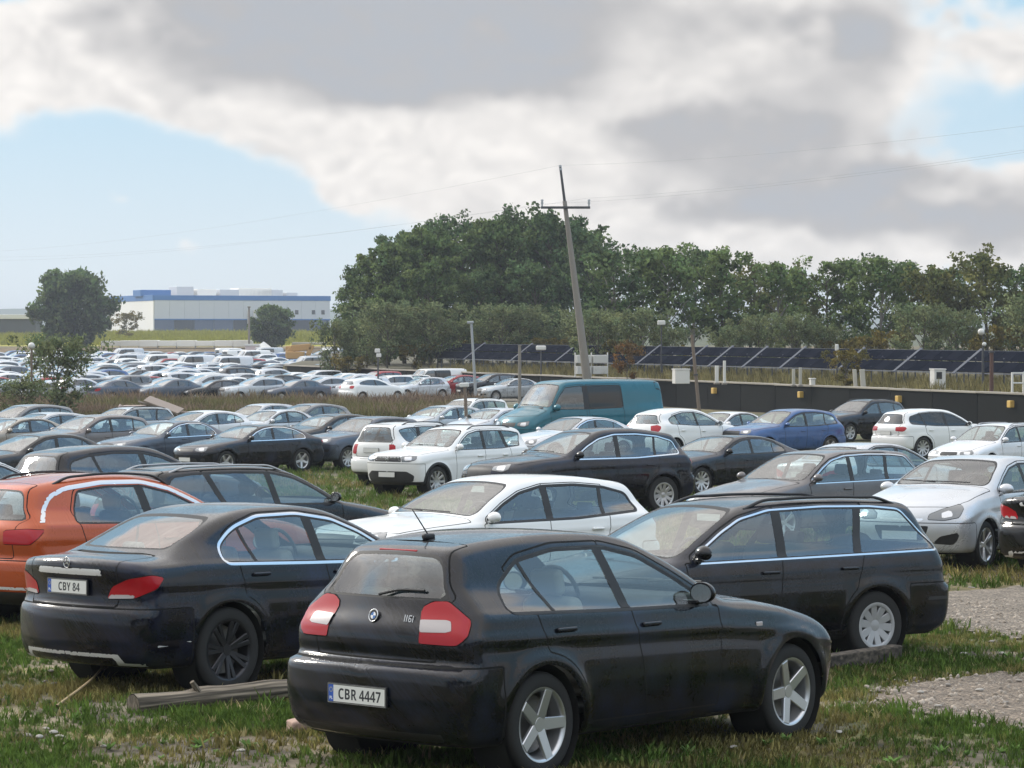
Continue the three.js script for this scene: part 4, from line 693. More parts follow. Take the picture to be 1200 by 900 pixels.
// the tall grove: column, row of the top, distance
{
  const rr = rng(77), spots = [[424, 322, 232], [438, 300, 236], [455, 284, 229], [474, 272, 240], [496, 268, 231], [516, 256, 244], [540, 268, 233], [562, 256, 246], [588, 258, 234], [606, 244, 240], [628, 258, 246], [648, 249, 235], [672, 262, 240], [690, 282, 229], [505, 300, 222], [560, 316, 224], [452, 335, 222], [625, 306, 224], [412, 350, 228]];
  const say = ['low outer tree on the warehouse end of the tall grove', 'sloping outer tree of the grove above the floodlight mast', 'leafy tree of the grove rising behind the double floodlight', 'stepped crown between the double floodlight and the bare lamp post', 'rounded crown of the grove before its highest part', 'high crown of the grove just beside the bare lamp post', 'dense tree of the grove straight behind the bare lamp post', 'high dark tree between the bare lamp post and the concrete post', 'tallest crown of the grove behind the pale concrete post', 'tall tree with sky holes between concrete post and leaning pole', 'tall tree crossed by the cross arm of the leaning pole', 'dark tree of the grove beyond the leaning pole shaft', 'last tall tree where the grove meets the lower tree belt', 'short inner tree left of the bare lamp post, behind the panels', 'short inner tree between lamp post and concrete post', 'bushy front tree of the grove near the double floodlight', 'dark inner tree just before the leaning utility pole', 'low front tree near the white minibus end of the grove', 'lowest outer tree at the warehouse end of the grove'];
  spots.forEach(([px, py, d], i) => { const h = up(py, d) - DECK, k = i % 4; tree(kitBig[k], 'deciduous_tree', say[i], 'tree', [at(px, d), DECK - 0.05, -d], [h / 12.5 * (0.95 + rr() * 0.15), h / 12.5, h / 12.5], rr() * 6.3, 'trees of the tall grove'); });
}
{
  const rr = rng(78), words = ['olive green', 'mid green', 'yellowing', 'dark', 'loose green'], marks = [[735, 'the rust brown shrub'], [775, 'the small white mast lamp'], [798, 'the white equipment box'], [822, 'the wooden pole'], [849, 'the narrow white panel'], [880, 'the gap in the solar row'], [934, 'the two marker posts'], [981, 'the stacked lamp mast'], [1012, 'the slab posts'], [1050, 'the double solar rail'], [1099, 'the cabinet with window'], [1152, 'the round floodlight'], [1193, 'the white gate frame'], [1250, 'the end of the terrace']], near = (px) => marks.reduce((a, b) => Math.abs(b[0] - px) < Math.abs(a[0] - px) ? b : a)[1];
  let i = 0; for (let px = 722; px < 1290; px += 25 + rr() * 10) {
    const back = i % 2, d = (back ? 208 : 188) + rr() * 8 - (px - 720) * 0.028, top = (px < 865 ? 284 : px < 905 ? 305 : px < 1000 ? 304 : 298) + rr() * 13 - (rr() < 0.2 ? 6 : 0), h = up(top, d) - DECK, k = Math.floor(rr() * 5);
    tree(kitRow[k], 'row_tree', `${words[k]} tree in the belt\'s ${back ? 'rear' : 'front'} line behind ${near(px)}`, 'tree', [at(px, d), DECK - 0.05, -d], [h / 8.8 * (0.95 + rr() * 0.3), h / 8.8, h / 8.8], rr() * 6.3, 'tree belt behind the solar panels', k % 2 ? paleBark : barkMat); i++;
  }
  for (let px = 700; px < 1290; px += 24 + rr() * 16) { const d = 178 + rr() * 6 - (px - 700) * 0.03, k = rr() < 0.5 ? kitShrub : kitBush, s = 0.85 + rr() * 0.75; tree(k, 'hedge_shrub', `low ${k === kitShrub ? 'yellowish' : 'green'} shrub under the tree belt behind ${near(px)}`, 'shrub', [at(px, d), DECK, -d], s, rr() * 6, 'shrubs under the tree belt'); }
}
tree(kitRound, 'round_tree', 'large round dark tree left of the blue and white warehouse', 'tree', [at(86, 450), ground(0, -450) - 0.05, -450], [1.0, 1.02, 1.0], 0.4);
tree(kitRound, 'round_tree', 'small round tree in front of the blue and white warehouse', 'tree', [at(318, 455), ground(0, -455) - 0.05, -455], [0.56, 0.57, 0.56], 2.2);
tree(kitShrub, 'autumn_shrub', 'rust coloured bush beside the lit end of the warehouse', 'shrub', [at(148, 560), ground(0, -560), -560], [3.0, 2.6, 3.0], 1);
tree(kitBush, 'wild_bush', 'feathery green bush beside the globe lamp', 'shrub', [at(66, 131), ground(0, -131), -131], [1.12, 1.2, 1.1], 1.2);
tree(kitBush, 'wild_bush', 'lower bush merging with the brown weeds', 'shrub', [at(24, 126), ground(0, -126), -126], [0.9, 0.62, 0.9], 3.2);
tree(kitBrown, 'rust_shrub', 'rust brown shrub beside the leaning utility pole', 'shrub', [at(735, 163), DECK, -163], [1.0, 1.0, 1.0], 0.6);
tree(kitShrub, 'olive_shrub', 'olive shrub in front of the solar panels, on the wall', 'shrub', [at(991, 143), DECK, -143], [1.0, 0.95, 1.0], 0.6);
tree(kitBush, 'edge_bush', 'pale green bush at the edge of the tall grove', 'shrub', [at(393, 212), ground(0, -212), -212], [1.2, 1.5, 1.2], 0.3);
{ const rr = rng(81), by = ['the grove edge', 'the double floodlight', 'the bare lamp post', 'the pale concrete post', 'the leaning pole']; for (let i = 0; i < 12; i++) { const px = 402 + i * 26 + rr() * 8, d = 206 + rr() * 8, X = at(px, d); tree(i % 3 ? kitBush : kitShrub, 'undergrowth_bush', `leafy undergrowth bush at the foot of the tall grove near ${by[Math.min(4, Math.floor((px - 395) / 64))]}`, 'shrub', [X, (onDeck(X, d) ? DECK : ground(X, -d)) - 0.05, -d], [1.5 + rr() * 0.4, 0.9 + rr() * 0.6, 1.4], rr() * 6, 'bushes at the foot of the tall grove'); } }
// unseen trees added behind the viewer, to darken what the near car sides mirror
{ const rr = rng(79), sorts = ['broad', 'slim', 'tall', 'spreading']; for (let i = 0; i < 18; i++) { const X = -44 + i * 5.2 + rr() * 1.5, z = 12 + rr() * 4, s = 0.62 + rr() * 0.22; tree(kitBig[i % 4], 'roadside_tree', `${sorts[i % 4]} tree added behind the viewer to darken the near car sides`, 'tree', [X, 0, z], [s * 1.1, s, s * 1.1], rr() * 6, 'trees added behind the viewer'); } }
// weeds and grass
function tuft(rr, n, h, w, lean) { const pos = [], nor = []; for (let i = 0; i < n; i++) { const a = rr() * 6.28, r = rr() * w, x = Math.cos(a) * r, z = Math.sin(a) * r, b = rr() * 6.28, hh = h * (0.5 + rr() * 0.6), l = lean * hh * (0.3 + rr()), bw = 0.004 + hh * 0.035, dx = Math.cos(b), dz = Math.sin(b); const p0 = [x - dz * bw, 0, z + dx * bw], p1 = [x + dz * bw, 0, z - dx * bw], m0 = [x + dx * l * 0.35 - dz * bw * 0.8, hh * 0.6, z + dz * l * 0.35 + dx * bw * 0.8], m1 = [x + dx * l * 0.35 + dz * bw * 0.8, hh * 0.6, z + dz * l * 0.35 - dx * bw * 0.8], t = [x + dx * l, hh, z + dz * l]; for (const p of [p0, p1, m0, p1, m1, m0, m0, m1, t]) { pos.push(...p); nor.push(dx * 0.35, 0.9, dz * 0.35); } } const g = new THREE.BufferGeometry(); g.setAttribute('position', new THREE.Float32BufferAttribute(pos, 3)); g.setAttribute('normal', new THREE.Float32BufferAttribute(nor, 3)); return g; }
const bladeMat = new THREE.MeshPhysicalMaterial({ color: 0xffffff, roughness: 1, specularIntensity: 0.1, transmission: 0.3, thickness: 0, side: THREE.DoubleSide });
function meadow(name, label, n, place, geo, seed, colour, size) {
  const rr = rng(seed), im = new THREE.InstancedMesh(geo, bladeMat, n), m = new THREE.Matrix4(), q = new THREE.Quaternion(), c = new THREE.Color(); let k = 0, tries = 0;
  while (k < n && tries++ < n * 6) { const p = place(rr); if (!p) continue; const [X, y, z] = p, s = size(rr, X, z); if (s < 0.1) continue; q.setFromEuler(new THREE.Euler((rr() - 0.5) * 0.3, rr() * 6.28, (rr() - 0.5) * 0.3)); m.compose(new THREE.Vector3(X, y, z), q, new THREE.Vector3(s, s * (0.8 + rr() * 0.5), s)); im.setMatrixAt(k, m); c.setRGB(...colour(rr, X, z)); im.setColorAt(k, c); k++; }
  im.count = k; im.name = name; im.castShadow = im.receiveShadow = true; im.userData = { kind: 'stuff', label, category: 'grass' }; scene.add(im); return im;
}
const bumpY = (X, z) => ground(X, z) + (-z < 60 ? (fbm(X * 0.8 + 3, -z * 0.8, 3) - 0.5) * 0.05 : 0) - 0.012;
const grassCol = (rr, X, z) => { const n = fbm(X * 0.55 + 21, -z * 0.55 + 3, 4), k = sstep(0.35, 0.54, n + (rr() - 0.5) * 0.22), t = 0.65 + rr() * 0.75, dry = [0.42, 0.36, 0.135], gr = [0.16, 0.26, 0.055]; const r = rr(); if (r < 0.06) return [0.5 * t, 0.43 * t, 0.22 * t]; return dry.map((v, i) => lerp(v, gr[i], k) * t); };
const r0 = rng(9), tuftA = tuft(r0, 9, 0.085, 0.05, 0.9), tuftB = tuft(r0, 7, 0.12, 0.07, 0.9), weedG = tuft(r0, 9, 1.0, 0.35, 0.5);
meadow('grass', 'short mixed green and yellow grass around the front cars', 52000, (rr) => { const d = 14.2 + Math.pow(rr(), 0.8) * 16, X = (rr() - 0.5) * d * 0.50; if (bare(X, -d) < -0.30 + Math.pow(rr(), 0.6) * 0.42) return null; const thin = fbm(X * 1.3 + 70, d * 1.3 + 20, 4) * 0.6 + fbm(X * 0.12 + 4, d * 0.12 + 44, 3) * 0.4; if (rr() < sstep(0.46, 0.62, thin) * 0.7) return null; return [X, bumpY(X, -d), -d]; }, tuftA, 31, grassCol, (rr, X, z) => (0.38 + rr() * 0.52) * (0.42 + 0.95 * fbm(X * 0.9 + 5, -z * 0.9, 3)) * (rr() < 0.03 ? 1.8 : 1));
const leafWeed = (() => { const rr = rng(14), g = []; for (let i = 0; i < 9; i++) { const a = i * 0.7 + rr(), p = new THREE.PlaneGeometry(0.035, 0.13, 1, 3); p.translate(0, 0.075, 0); const q = p.attributes.position; for (let k = 0; k < q.count; k++) { const t = q.getY(k) / 0.14; q.setX(k, q.getX(k) * Math.sin(Math.PI * clamp(t * 0.9 + 0.1)) * 1.5); q.setZ(k, 0.05 * t * t); } p.rotateX(0.5 + rr() * 0.5); p.rotateY(a); p.computeVertexNormals(); g.push(p); } return fuse(g); })();
meadow('broadleaf_weeds', 'scattered broad leaved green weeds in the near grass', 170, (rr) => { const d = 15 + rr() * 12, X = (rr() - 0.5) * d * 0.44; if (fbm(X * 0.7 + 60, d * 0.7, 3) < 0.5 || bare(X, -d) < 0) return null; return [X, bumpY(X, -d), -d]; }, leafWeed, 36, (rr) => { const t = 0.7 + rr() * 0.7; return [0.13 * t, 0.22 * t, 0.06 * t]; }, (rr) => 0.28 + rr() * 0.32);
meadow('rough_grass', 'rough grass between the rows of parked cars', 26000, (rr) => { const d = 30 + rr() * 55, X = (rr() - 0.5) * d * 0.46; if (bare(X, -d) < 0) return null; return [X, bumpY(X, -d), -d]; }, tuftB, 32, grassCol, (rr, X, z) => 0.6 + rr() * 0.9);
meadow('tall_weeds', 'tall brown weeds on the strip between the two car parks', 15000, (rr) => { const d = 126 + rr() * 34, X = lerp(at(-60, d), at(565, d), rr()); if (onDeck(X, d)) return null; return [X, ground(X, -d) - 0.02, -d]; }, weedG, 33, (rr, X, z) => { const n = fbm(X * 0.13 + 2, -z * 0.13, 3), t = 0.6 + rr() * 0.6, k = sstep(0.42, 0.62, n); return [lerp(0.36, 0.27, k) * t, lerp(0.265, 0.25, k) * t, lerp(0.19, 0.11, k) * t]; }, (rr, X, z) => (0.42 + rr() * 0.5) * (0.5 + 0.85 * fbm(X * 0.2 + 9, -z * 0.2, 3)));
meadow('terrace_weeds', 'dry weeds on the terrace under the solar panels', 5000, (rr) => { const d = 90 + rr() * 110, X = lerp(-20, 40, rr()), t = wallT(X, d); if (t < 0.4 || t > 14) return null; return [X, DECK - 0.03, -d]; }, weedG, 34, (rr) => { const t = 0.6 + rr() * 0.7; return [0.3 * t, 0.26 * t, 0.11 * t]; }, (rr) => 0.25 + rr() * 0.4);
meadow('field_weeds', 'bright yellow green crop on the field before the warehouse', 12000, (rr) => { const d = 484 + rr() * 150, X = lerp(at(-60, d), at(460, d), rr()); return [X, ground(X, -d) - 0.02, -d]; }, weedG, 35, (rr, X, z) => { const t = 0.7 + rr() * 0.6; return [0.38 * t, 0.38 * t, 0.055 * t]; }, (rr) => 0.6 + rr() * 0.5);
// ---------- the parked cars ----------
const black = paint(0.016, 0.021, 0.045, 0.1), navy = paint(0.018, 0.023, 0.042, 0.15), midnight = paint(0.012, 0.017, 0.048, 0.2), graphite = paint(0.035, 0.036, 0.042, 0.45), white = paint(0.74, 0.745, 0.74, 0.0), pearl = paint(0.66, 0.67, 0.69, 0.15), silver = paint(0.44, 0.46, 0.48, 0.5), lightSilver = paint(0.52, 0.54, 0.57, 0.4), grey = paint(0.16, 0.165, 0.175, 0.4), orange = paint(0.40, 0.072, 0.018, 0.15), teal = paint(0.012, 0.11, 0.15, 0.2), blue = paint(0.045, 0.10, 0.24, 0.4), taupe = paint(0.12, 0.112, 0.115, 0.4), brown = paint(0.17, 0.15, 0.145, 0.4), steel = paint(0.07, 0.085, 0.115, 0.4), red = paint(0.28, 0.02, 0.025, 0.2), beige = paint(0.3, 0.27, 0.23, 0.3);
function topD(py, H) { let d = 30; for (let i = 0; i < 80; i++) d += ((CAMY - ground(0, -d) - H) * F / (py - HORIZON) - d) * 0.4; return d; }   // the distance at which a roof of height H shows at row py
let lotN = 0; const wheelMix = ['twin5', 'ten', 'star5', 'multi', 'ten', 'cap'];
const lotCar = (model, lod, px, py, yaw, o) => car(MODEL[model], lod, { px, d: o.d ?? topD(py, MODEL[model].H * (o.scale ? o.scale[1] : 1)), yaw, category: 'car', wheel: wheelMix[lotN++ % 6], ...o });

// front row
{
  const g = car(MODEL.hatch, 0, { X: 0.462, d: 18.4, yaw: 42.3, scale: [0.972, 1.04, 0.972], paint: black, trim: 'rubber', wheel: 'star5', rim: 'alloy', label: 'dusty black five-door hatchback with silver star wheels, standing on the grass', category: 'hatchback', plates: [[-1, 0.50, 'CBR 4447'], [1, 0.42, null]], sink: 0.025, seat: 'beige' });
  const kit = carKit(MODEL.hatch, 0), ex = kit.hit(0.965, -1);
  const c = document.createElement('canvas'); c.width = c.height = 128; const q = c.getContext('2d'); q.fillStyle = '#d8d8d8'; q.fillRect(0, 0, 128, 128); q.fillStyle = '#15161a'; q.beginPath(); q.arc(64, 64, 58, 0, 7); q.fill(); q.fillStyle = '#e6e8ea'; q.beginPath(); q.arc(64, 64, 38, 0, 7); q.fill(); q.fillStyle = '#3f6fae'; for (const a of [0, Math.PI]) { q.beginPath(); q.moveTo(64, 64); q.arc(64, 64, 38, a, a + Math.PI / 2); q.fill(); }
  const tx = new THREE.CanvasTexture(c); tx.colorSpace = THREE.SRGBColorSpace;
  const b = new THREE.Group(); b.name = 'emblem'; b.position.set(ex - 0.012, 0.965, 0); b.rotation.set(0, -Math.PI / 2, 0); b.rotateX(-0.32); g.add(b);
  part('badge_face', new THREE.CircleGeometry(0.037, 28), new THREE.MeshStandardMaterial({ map: tx, roughness: 0.3 }), b).position.z = 0.006; part('badge_rim', new THREE.TorusGeometry(0.038, 0.004, 8, 28), M.chrome, b).position.z = 0.004;
  // model figures in raised chrome strokes: 1 1 6 i
  const strokes = [[[0, 0, 0, 1]], [[0, 0, 0, 1]], [[0, 0, 0, 1], [0, 0, 0.5, 0], [0.5, 0, 0.5, 0.5], [0, 0.5, 0.5, 0.5], [0, 1, 0.5, 1]], [[0, 0, 0, 0.6], [0, 0.82, 0, 0.95]]], list = []; let ox = 0;
  strokes.forEach((s, i) => { for (const [x0, y0, x1, y1] of s) { const l = Math.hypot(x1 - x0, y1 - y0) * 0.036; list.push(new THREE.BoxGeometry(l + 0.006, 0.006, 0.006).rotateZ(Math.atan2(y1 - y0, x1 - x0)).translate(ox + (x0 + x1) / 2 * 0.036, (y0 + y1) / 2 * 0.036, 0)); } ox += i === 2 ? 0.032 : 0.016; });
  const n = part('model_badge', fuse(list), M.chrome, g), bx = kit.hit(0.96, -1); n.position.set(bx - 0.004, 0.945, 0.27); n.rotation.set(0, -Math.PI / 2, 0); n.rotateX(-0.32); n.rotateY(0.16);
  const brakeBar = part('brake_light', rbox(0.02, 0.02, 0.34, 0.006, -1.795, 1.345, 0), M.lampred, g);  // red brake lamp bar above the rear window
  const sr = part('side_repeater', rbox(0.07, 0.03, 0.012, 0.006, 0.92, 0.79, carKit(MODEL.hatch, 0).B.wide(0.92, 0.79) + 0.003), M.lampwhite, g);
}
{
  const g = car(MODEL.sedan, 0, { X: -1.92, d: 23.4, yaw: 43.5, scale: [0.975, 1.03, 0.975], paint: midnight, trim: 'chrome', wheel: 'multi', rim: 'darkalloy', label: 'dark navy saloon with chrome window frame and dark wheels beside the hatchback', category: 'saloon', plates: [[-1, 0.84, 'CBY 84'], [1, 0.42, null]], sink: 0.03, seat: 'beige' });
  const kit = carKit(MODEL.sedan, 0), ex = kit.hit(1.025, -1), star = [new THREE.TorusGeometry(0.04, 0.004, 8, 24)]; for (let i = 0; i < 3; i++) star.push(new THREE.BoxGeometry(0.007, 0.04, 0.005).translate(0, 0.02, 0).rotateZ(i * Math.PI * 2 / 3));
  const e = part('emblem', fuse(star), M.chrome, g); e.position.set(ex - 0.006, 1.025, 0); e.rotation.y = -Math.PI / 2;
}
lotCar('wagon', 0, 0, 0, 237, { X: 1.70, d: 24.5, paint: navy, trim: 'chrome', rail: 'plastic', wheel: 'cap', rim: 'hubcap', label: 'dark blue estate car with roof rails and chrome window line behind the timber beam', category: 'estate car', sink: 0.02 });
lotCar('crossover', 0, 155, 551, 44, { d: 29.7, paint: orange, rail: 'plastic', label: 'orange crossover with silver roof arch behind the dark saloon', category: 'crossover', trim: 'rubber', mirror: M.plastic });
lotCar('compact', 0, 1134, 537, 213, { d: 39.0, paint: lightSilver, label: 'silver compact car showing its front, with swept back headlights', category: 'car', trim: 'rubber', wheel: 'twin5' });
lotCar('suv', 0, 562, 556, 229, { d: 32, scale: [0.97, 0.885, 0.97], paint: white, rail: null, label: 'white estate with dark side windows behind the black hatchback', category: 'estate car', trim: 'rubber' });
lotCar('sedan', 1, 1342, 545, 44, { d: 37, paint: graphite, label: 'dark car with red tail light, cut off beside the silver compact car', trim: 'chrome', category: 'car' });
// second line on the left, tails towards the camera
lotCar('wagon', 1, 302, 543, 46, { paint: black, rail: 'hubcap', label: 'black estate with silver roof rails behind the dark navy saloon', category: 'estate car', trim: 'rubber' });
lotCar('suv', 1, 160, 521, 46, { paint: black, rail: null, scale: [0.97, 0.95, 0.97], label: 'black car with roof spoiler just beyond the orange crossover', trim: 'rubber' });
lotCar('wagon', 1, -28, 533, 46, { paint: lightSilver, label: 'silver car whose pale roof shows past the orange crossover', rail: 'plastic' });
// left block, fronts towards the camera
lotCar('fastback', 1, 288, 493, 226, { paint: black, trim: 'chrome', label: 'black fastback with full chrome window frame and a silver wheel', category: 'saloon', d: 80 });
lotCar('sedan', 1, 190, 493, 224, { paint: steel, trim: 'chrome', label: 'dark steel blue saloon partly hidden by the black fastback', category: 'saloon' });
lotCar('suv', 1, 100, 486, 224, { paint: brown, rail: null, scale: [1, 0.95, 1], label: 'brown grey car with pale bonnet ahead of the blue saloon', trim: 'rubber' });
lotCar('compact', 1, 48, 483, 224, { paint: silver, label: 'silver hatchback behind the brown grey car', trim: 'rubber' });
lotCar('suv', 1, 22, 474, 224, { paint: grey, rail: null, label: 'mid grey high roofed car below the feathery bush', trim: 'rubber' });
lotCar('wagon', 1, 140, 477, 224, { paint: silver, rail: 'plastic', label: 'silver estate roof in front of the plank pile' });
lotCar('compact', 1, 232, 481, 224, { paint: pearl, label: 'pale compact car roof behind the black fastback', scale: [1, 0.97, 1] });
lotCar('sedan', 1, 312, 480, 224, { paint: lightSilver, label: 'light silver saloon beyond the roof of the black fastback', category: 'saloon' });
lotCar('hatch', 1, 296, 473, 224, { paint: silver, label: 'small silver hatchback at the edge of the brown weeds', antenna: false });
lotCar('compact', 1, 358, 473, 224, { paint: grey, label: 'grey compact car at the edge of the brown weeds' });
lotCar('compact', 1, 384, 485, 224, { paint: graphite, label: 'graphite hatchback behind the tail of the black fastback' });
lotCar('suv', 1, 424, 488, 224, { paint: steel, rail: null, label: 'slate blue crossover with lit grey headlamp facing the open grass', scale: [0.95, 0.95, 0.97] });
lotCar('sedan', 1, 8, 500, 226, { paint: beige, label: 'pale bonneted car at the corner ahead of the brown grey car', scale: [1, 0.98, 1], d: 88 });
lotCar('sedan', 1, 30, 508, 226, { paint: graphite, label: 'graphite saloon between the brown grey car and the black car with spoiler', category: 'saloon', trim: 'rubber' });
// centre block
{
  const g = lotCar('boxsuv', 0, 527, 499, 222, { paint: white, rail: 'plastic', label: 'white boxy small SUV with black grille and roof rails', category: 'SUV', wheel: 'ten' });
  const kit = carKit(MODEL.boxsuv, 0), gx = kit.hit(0.885, 1), bars = []; for (const s of [-1, 1]) for (let k = 0; k < 3; k++) for (const dy of [-0.028, 0.028]) bars.push(rbox(0.012, 0.026, 0.085, 0.005, gx - 0.022 - k * 0.006, 0.885 + dy, s * (0.13 + k * 0.105)));
  part('grille_bars', fuse(bars), M.chrome, g); part('emblem', fuse([rbox(0.014, 0.075, 0.045, 0.01, gx + 0.004, 0.885, -0.04), rbox(0.014, 0.075, 0.045, 0.01, gx + 0.004, 0.885, 0.04), rbox(0.014, 0.03, 0.09, 0.006, gx + 0.004, 0.885, 0)]), M.chrome, g);
}
lotCar('suv', 0, 676, 500, 236, { scale: [1.04, 1.05, 1.02], paint: black, trim: 'chrome', rail: null, label: 'black SUV with chrome rear quarter trim beside the boxy white SUV', category: 'SUV', d: 54.5 });
lotCar('boxsuv', 1, 500, 494, 40, { paint: white, rail: 'plastic', label: 'white SUV seen from behind with dark rear window', category: 'SUV', mats: {} });
lotCar('compact', 1, 515, 475, 224, { paint: silver, label: 'silver hatchback between the white SUVs and the scrub', scale: [1, 1, 1] });
lotCar('boxsuv', 1, 545, 462, 222, { paint: white, rail: 'plastic', label: 'white off-roader standing beside the thin brown post', category: 'SUV', d: 112 });
lotCar('compact', 1, 577, 478, 222, { paint: lightSilver, label: 'pale car nose to nose with the teal van' });
car(MODEL.van, 0, { px: 676, d: 94, yaw: 232, scale: [1.3, 1.33, 1.15], paint: teal, label: 'teal panel van towering over the parked cars', category: 'van', trim: 'rubber', wheel: 'cap', rim: 'hubcap' });
lotCar('fastback', 1, 668, 486, 230, { d: 85, paint: lightSilver, label: 'silver saloon in front of the teal van', category: 'saloon', trim: 'chrome', scale: [1, 1.09, 1] });
// right block
lotCar('compact', 1, 802, 473, 46, { d: 90, scale: [1.04, 1.12, 1.03], paint: white, label: 'white hatchback seen from behind with long red tail lamps', trim: 'rubber' });
lotCar('sedan', 1, 842, 472, 226, { paint: pearl, label: 'pearl car roof beyond the white hatchback', d: 96 });
lotCar('fastback', 1, 840, 510, 228, { paint: black, label: 'low black saloon between the black SUV and the blue car', category: 'saloon', trim: 'rubber' });
lotCar('suv', 1, 915, 478, 232, { d: 91, paint: blue, rail: null, scale: [1, 1, 1], label: 'bright blue crossover with dark windows', category: 'crossover', trim: 'rubber' });
lotCar('suv', 1, 1006, 468, 230, { paint: navy, rail: 'plastic', label: 'dark blue SUV below the yellow reflectors of the wall', category: 'SUV', trim: 'rubber' });
lotCar('suv', 1, 1100, 474, 58, { d: 92, paint: white, rail: null, label: 'white high roofed car seen from behind beside the dark SUV', category: 'SUV', trim: 'rubber', mats: { glass: M.tint } });
lotCar('wagon', 1, 1162, 496, 222, { paint: pearl, rail: 'hubcap', label: 'pearl white estate facing the silver compact car', category: 'estate car' });
lotCar('wagon', 1, 944, 527, 229, { paint: taupe, trim: 'chrome', rail: null, label: 'taupe estate with silver window frame and blue tinted windscreen', category: 'estate car' });
lotCar('sedan', 1, 1035, 518, 48, { paint: lightSilver, label: 'silver grey saloon hidden between the taupe estate and the compact car', category: 'saloon', antenna: false });

// the corner of the far car park nearest the wall
car(MODEL.van, 1, { px: 508, d: 190, yaw: 238, scale: [0.96, 0.94, 1], paint: white, label: 'white minibus at the near corner of the far car park', category: 'minibus', name: 'minibus' });
lotCar('compact', 1, 533, 0, 238, { d: 183, paint: red, label: 'small red car beside the white minibus' });
lotCar('suv', 1, 573, 0, 240, { d: 181, paint: navy, rail: null, label: 'dark blue SUV beyond the white off-roader', category: 'SUV' });
lotCar('sedan', 1, 596, 0, 240, { d: 174, paint: silver, label: 'silver saloon beside the pale concrete post', category: 'saloon' });
lotCar('hatch', 1, 490, 0, 238, { d: 178, paint: lightSilver, antenna: false, label: 'light silver hatchback in front of the white minibus' });
lotCar('wagon', 1, 470, 0, 238, { d: 186, paint: white, rail: null, label: 'white estate behind the white minibus tail', category: 'estate car' });
// the far car park: rows of cars beyond the weeds
{
  const rr = rng(404), kinds = ['hatch', 'sedan', 'wagon', 'crossover', 'suv', 'compact', 'fastback', 'boxsuv', 'compact', 'sedan', 'hatch', 'suv', 'wagon', 'van'], cols = [[white, 'white'], [white, 'white'], [pearl, 'pearl white'], [silver, 'silver'], [lightSilver, 'light silver'], [grey, 'grey'], [graphite, 'graphite'], [lightSilver, 'light silver'], [white, 'white'], [pearl, 'pearl white'], [steel, 'slate blue'], [silver, 'silver'], [red, 'red'], [blue, 'blue'], [lightSilver, 'light silver']];
  const words = { hatch: 'hatchback', sedan: 'saloon', wagon: 'estate car', crossover: 'crossover', suv: 'SUV', compact: 'compact car', fastback: 'fastback saloon', boxsuv: 'boxy SUV', van: 'van' };
  let n = 0; const rowsAt = [172, 178, 185, 192, 200, 208, 216, 225, 234, 243, 253, 263, 274, 285, 297, 309, 322, 336, 350, 365, 380];
  rowsAt.forEach((d0, j) => {
    for (let k = 0; k < 44; k++) {
      const d = d0 + (k - 12) * 0.35 + (rr() - 0.5) * 1.2, X = at(-30, d0) + k * (2.5 + j * 0.02) + (rr() - 0.5) * 0.5, px = 600 + X * F / d, gap = rr();
      if (px > 612 || px < -40 || (d < 228 && wallT(X, d) > -4) || (d > 205 && X > -16 - (d - 225) * 0.03 && px > 380)) continue;
      if ((px > 462 && d < 204) || (px > 322 && px < 386 && d > 290 && d < 345)) continue;
      if (gap < 0.05 || (j > 9 && gap < 0.16)) continue;
      let kd = kinds[Math.floor(rr() * kinds.length)]; if (kd === 'van' && d < 262) kd = 'sedan'; const [pt, cn] = cols[Math.floor(rr() * (kd === 'van' ? 5 : cols.length))], flip = rr() < 0.82;
      car(MODEL[kd], 2, { X, d, yaw: (flip ? 236 : 52) + (rr() - 0.5) * 8, paint: pt, category: kd === 'van' ? 'van' : 'car', name: MODEL[kd].name, label: `${cn} ${words[kd]} in the far car park beyond the weeds`, group: 'cars in the far car park', scale: [0.95 + rr() * 0.1, 0.96 + rr() * 0.08, 1] }); n++;
    }
  });
  console.log('far cars', n);
}
// ---------- poles, panels, buildings and small things ----------
const concrete = std(0.22, 0.20, 0.175, 0.9), wood = std(0.17, 0.13, 0.10, 0.9), steelM = std(0.36, 0.38, 0.40, 0.5, { metalness: 0.4 }), darkSteel = std(0.05, 0.05, 0.055, 0.6), lampW = std(0.62, 0.61, 0.58, 0.5), cylinder = (r0, r1, h, seg = 12) => new THREE.CylinderGeometry(r1, r0, h, seg).translate(0, h / 2, 0);
function leanTo(o, dx, h) { o.rotation.z = -Math.atan2(dx, h); return o; }      // lean sideways by dx over the height h
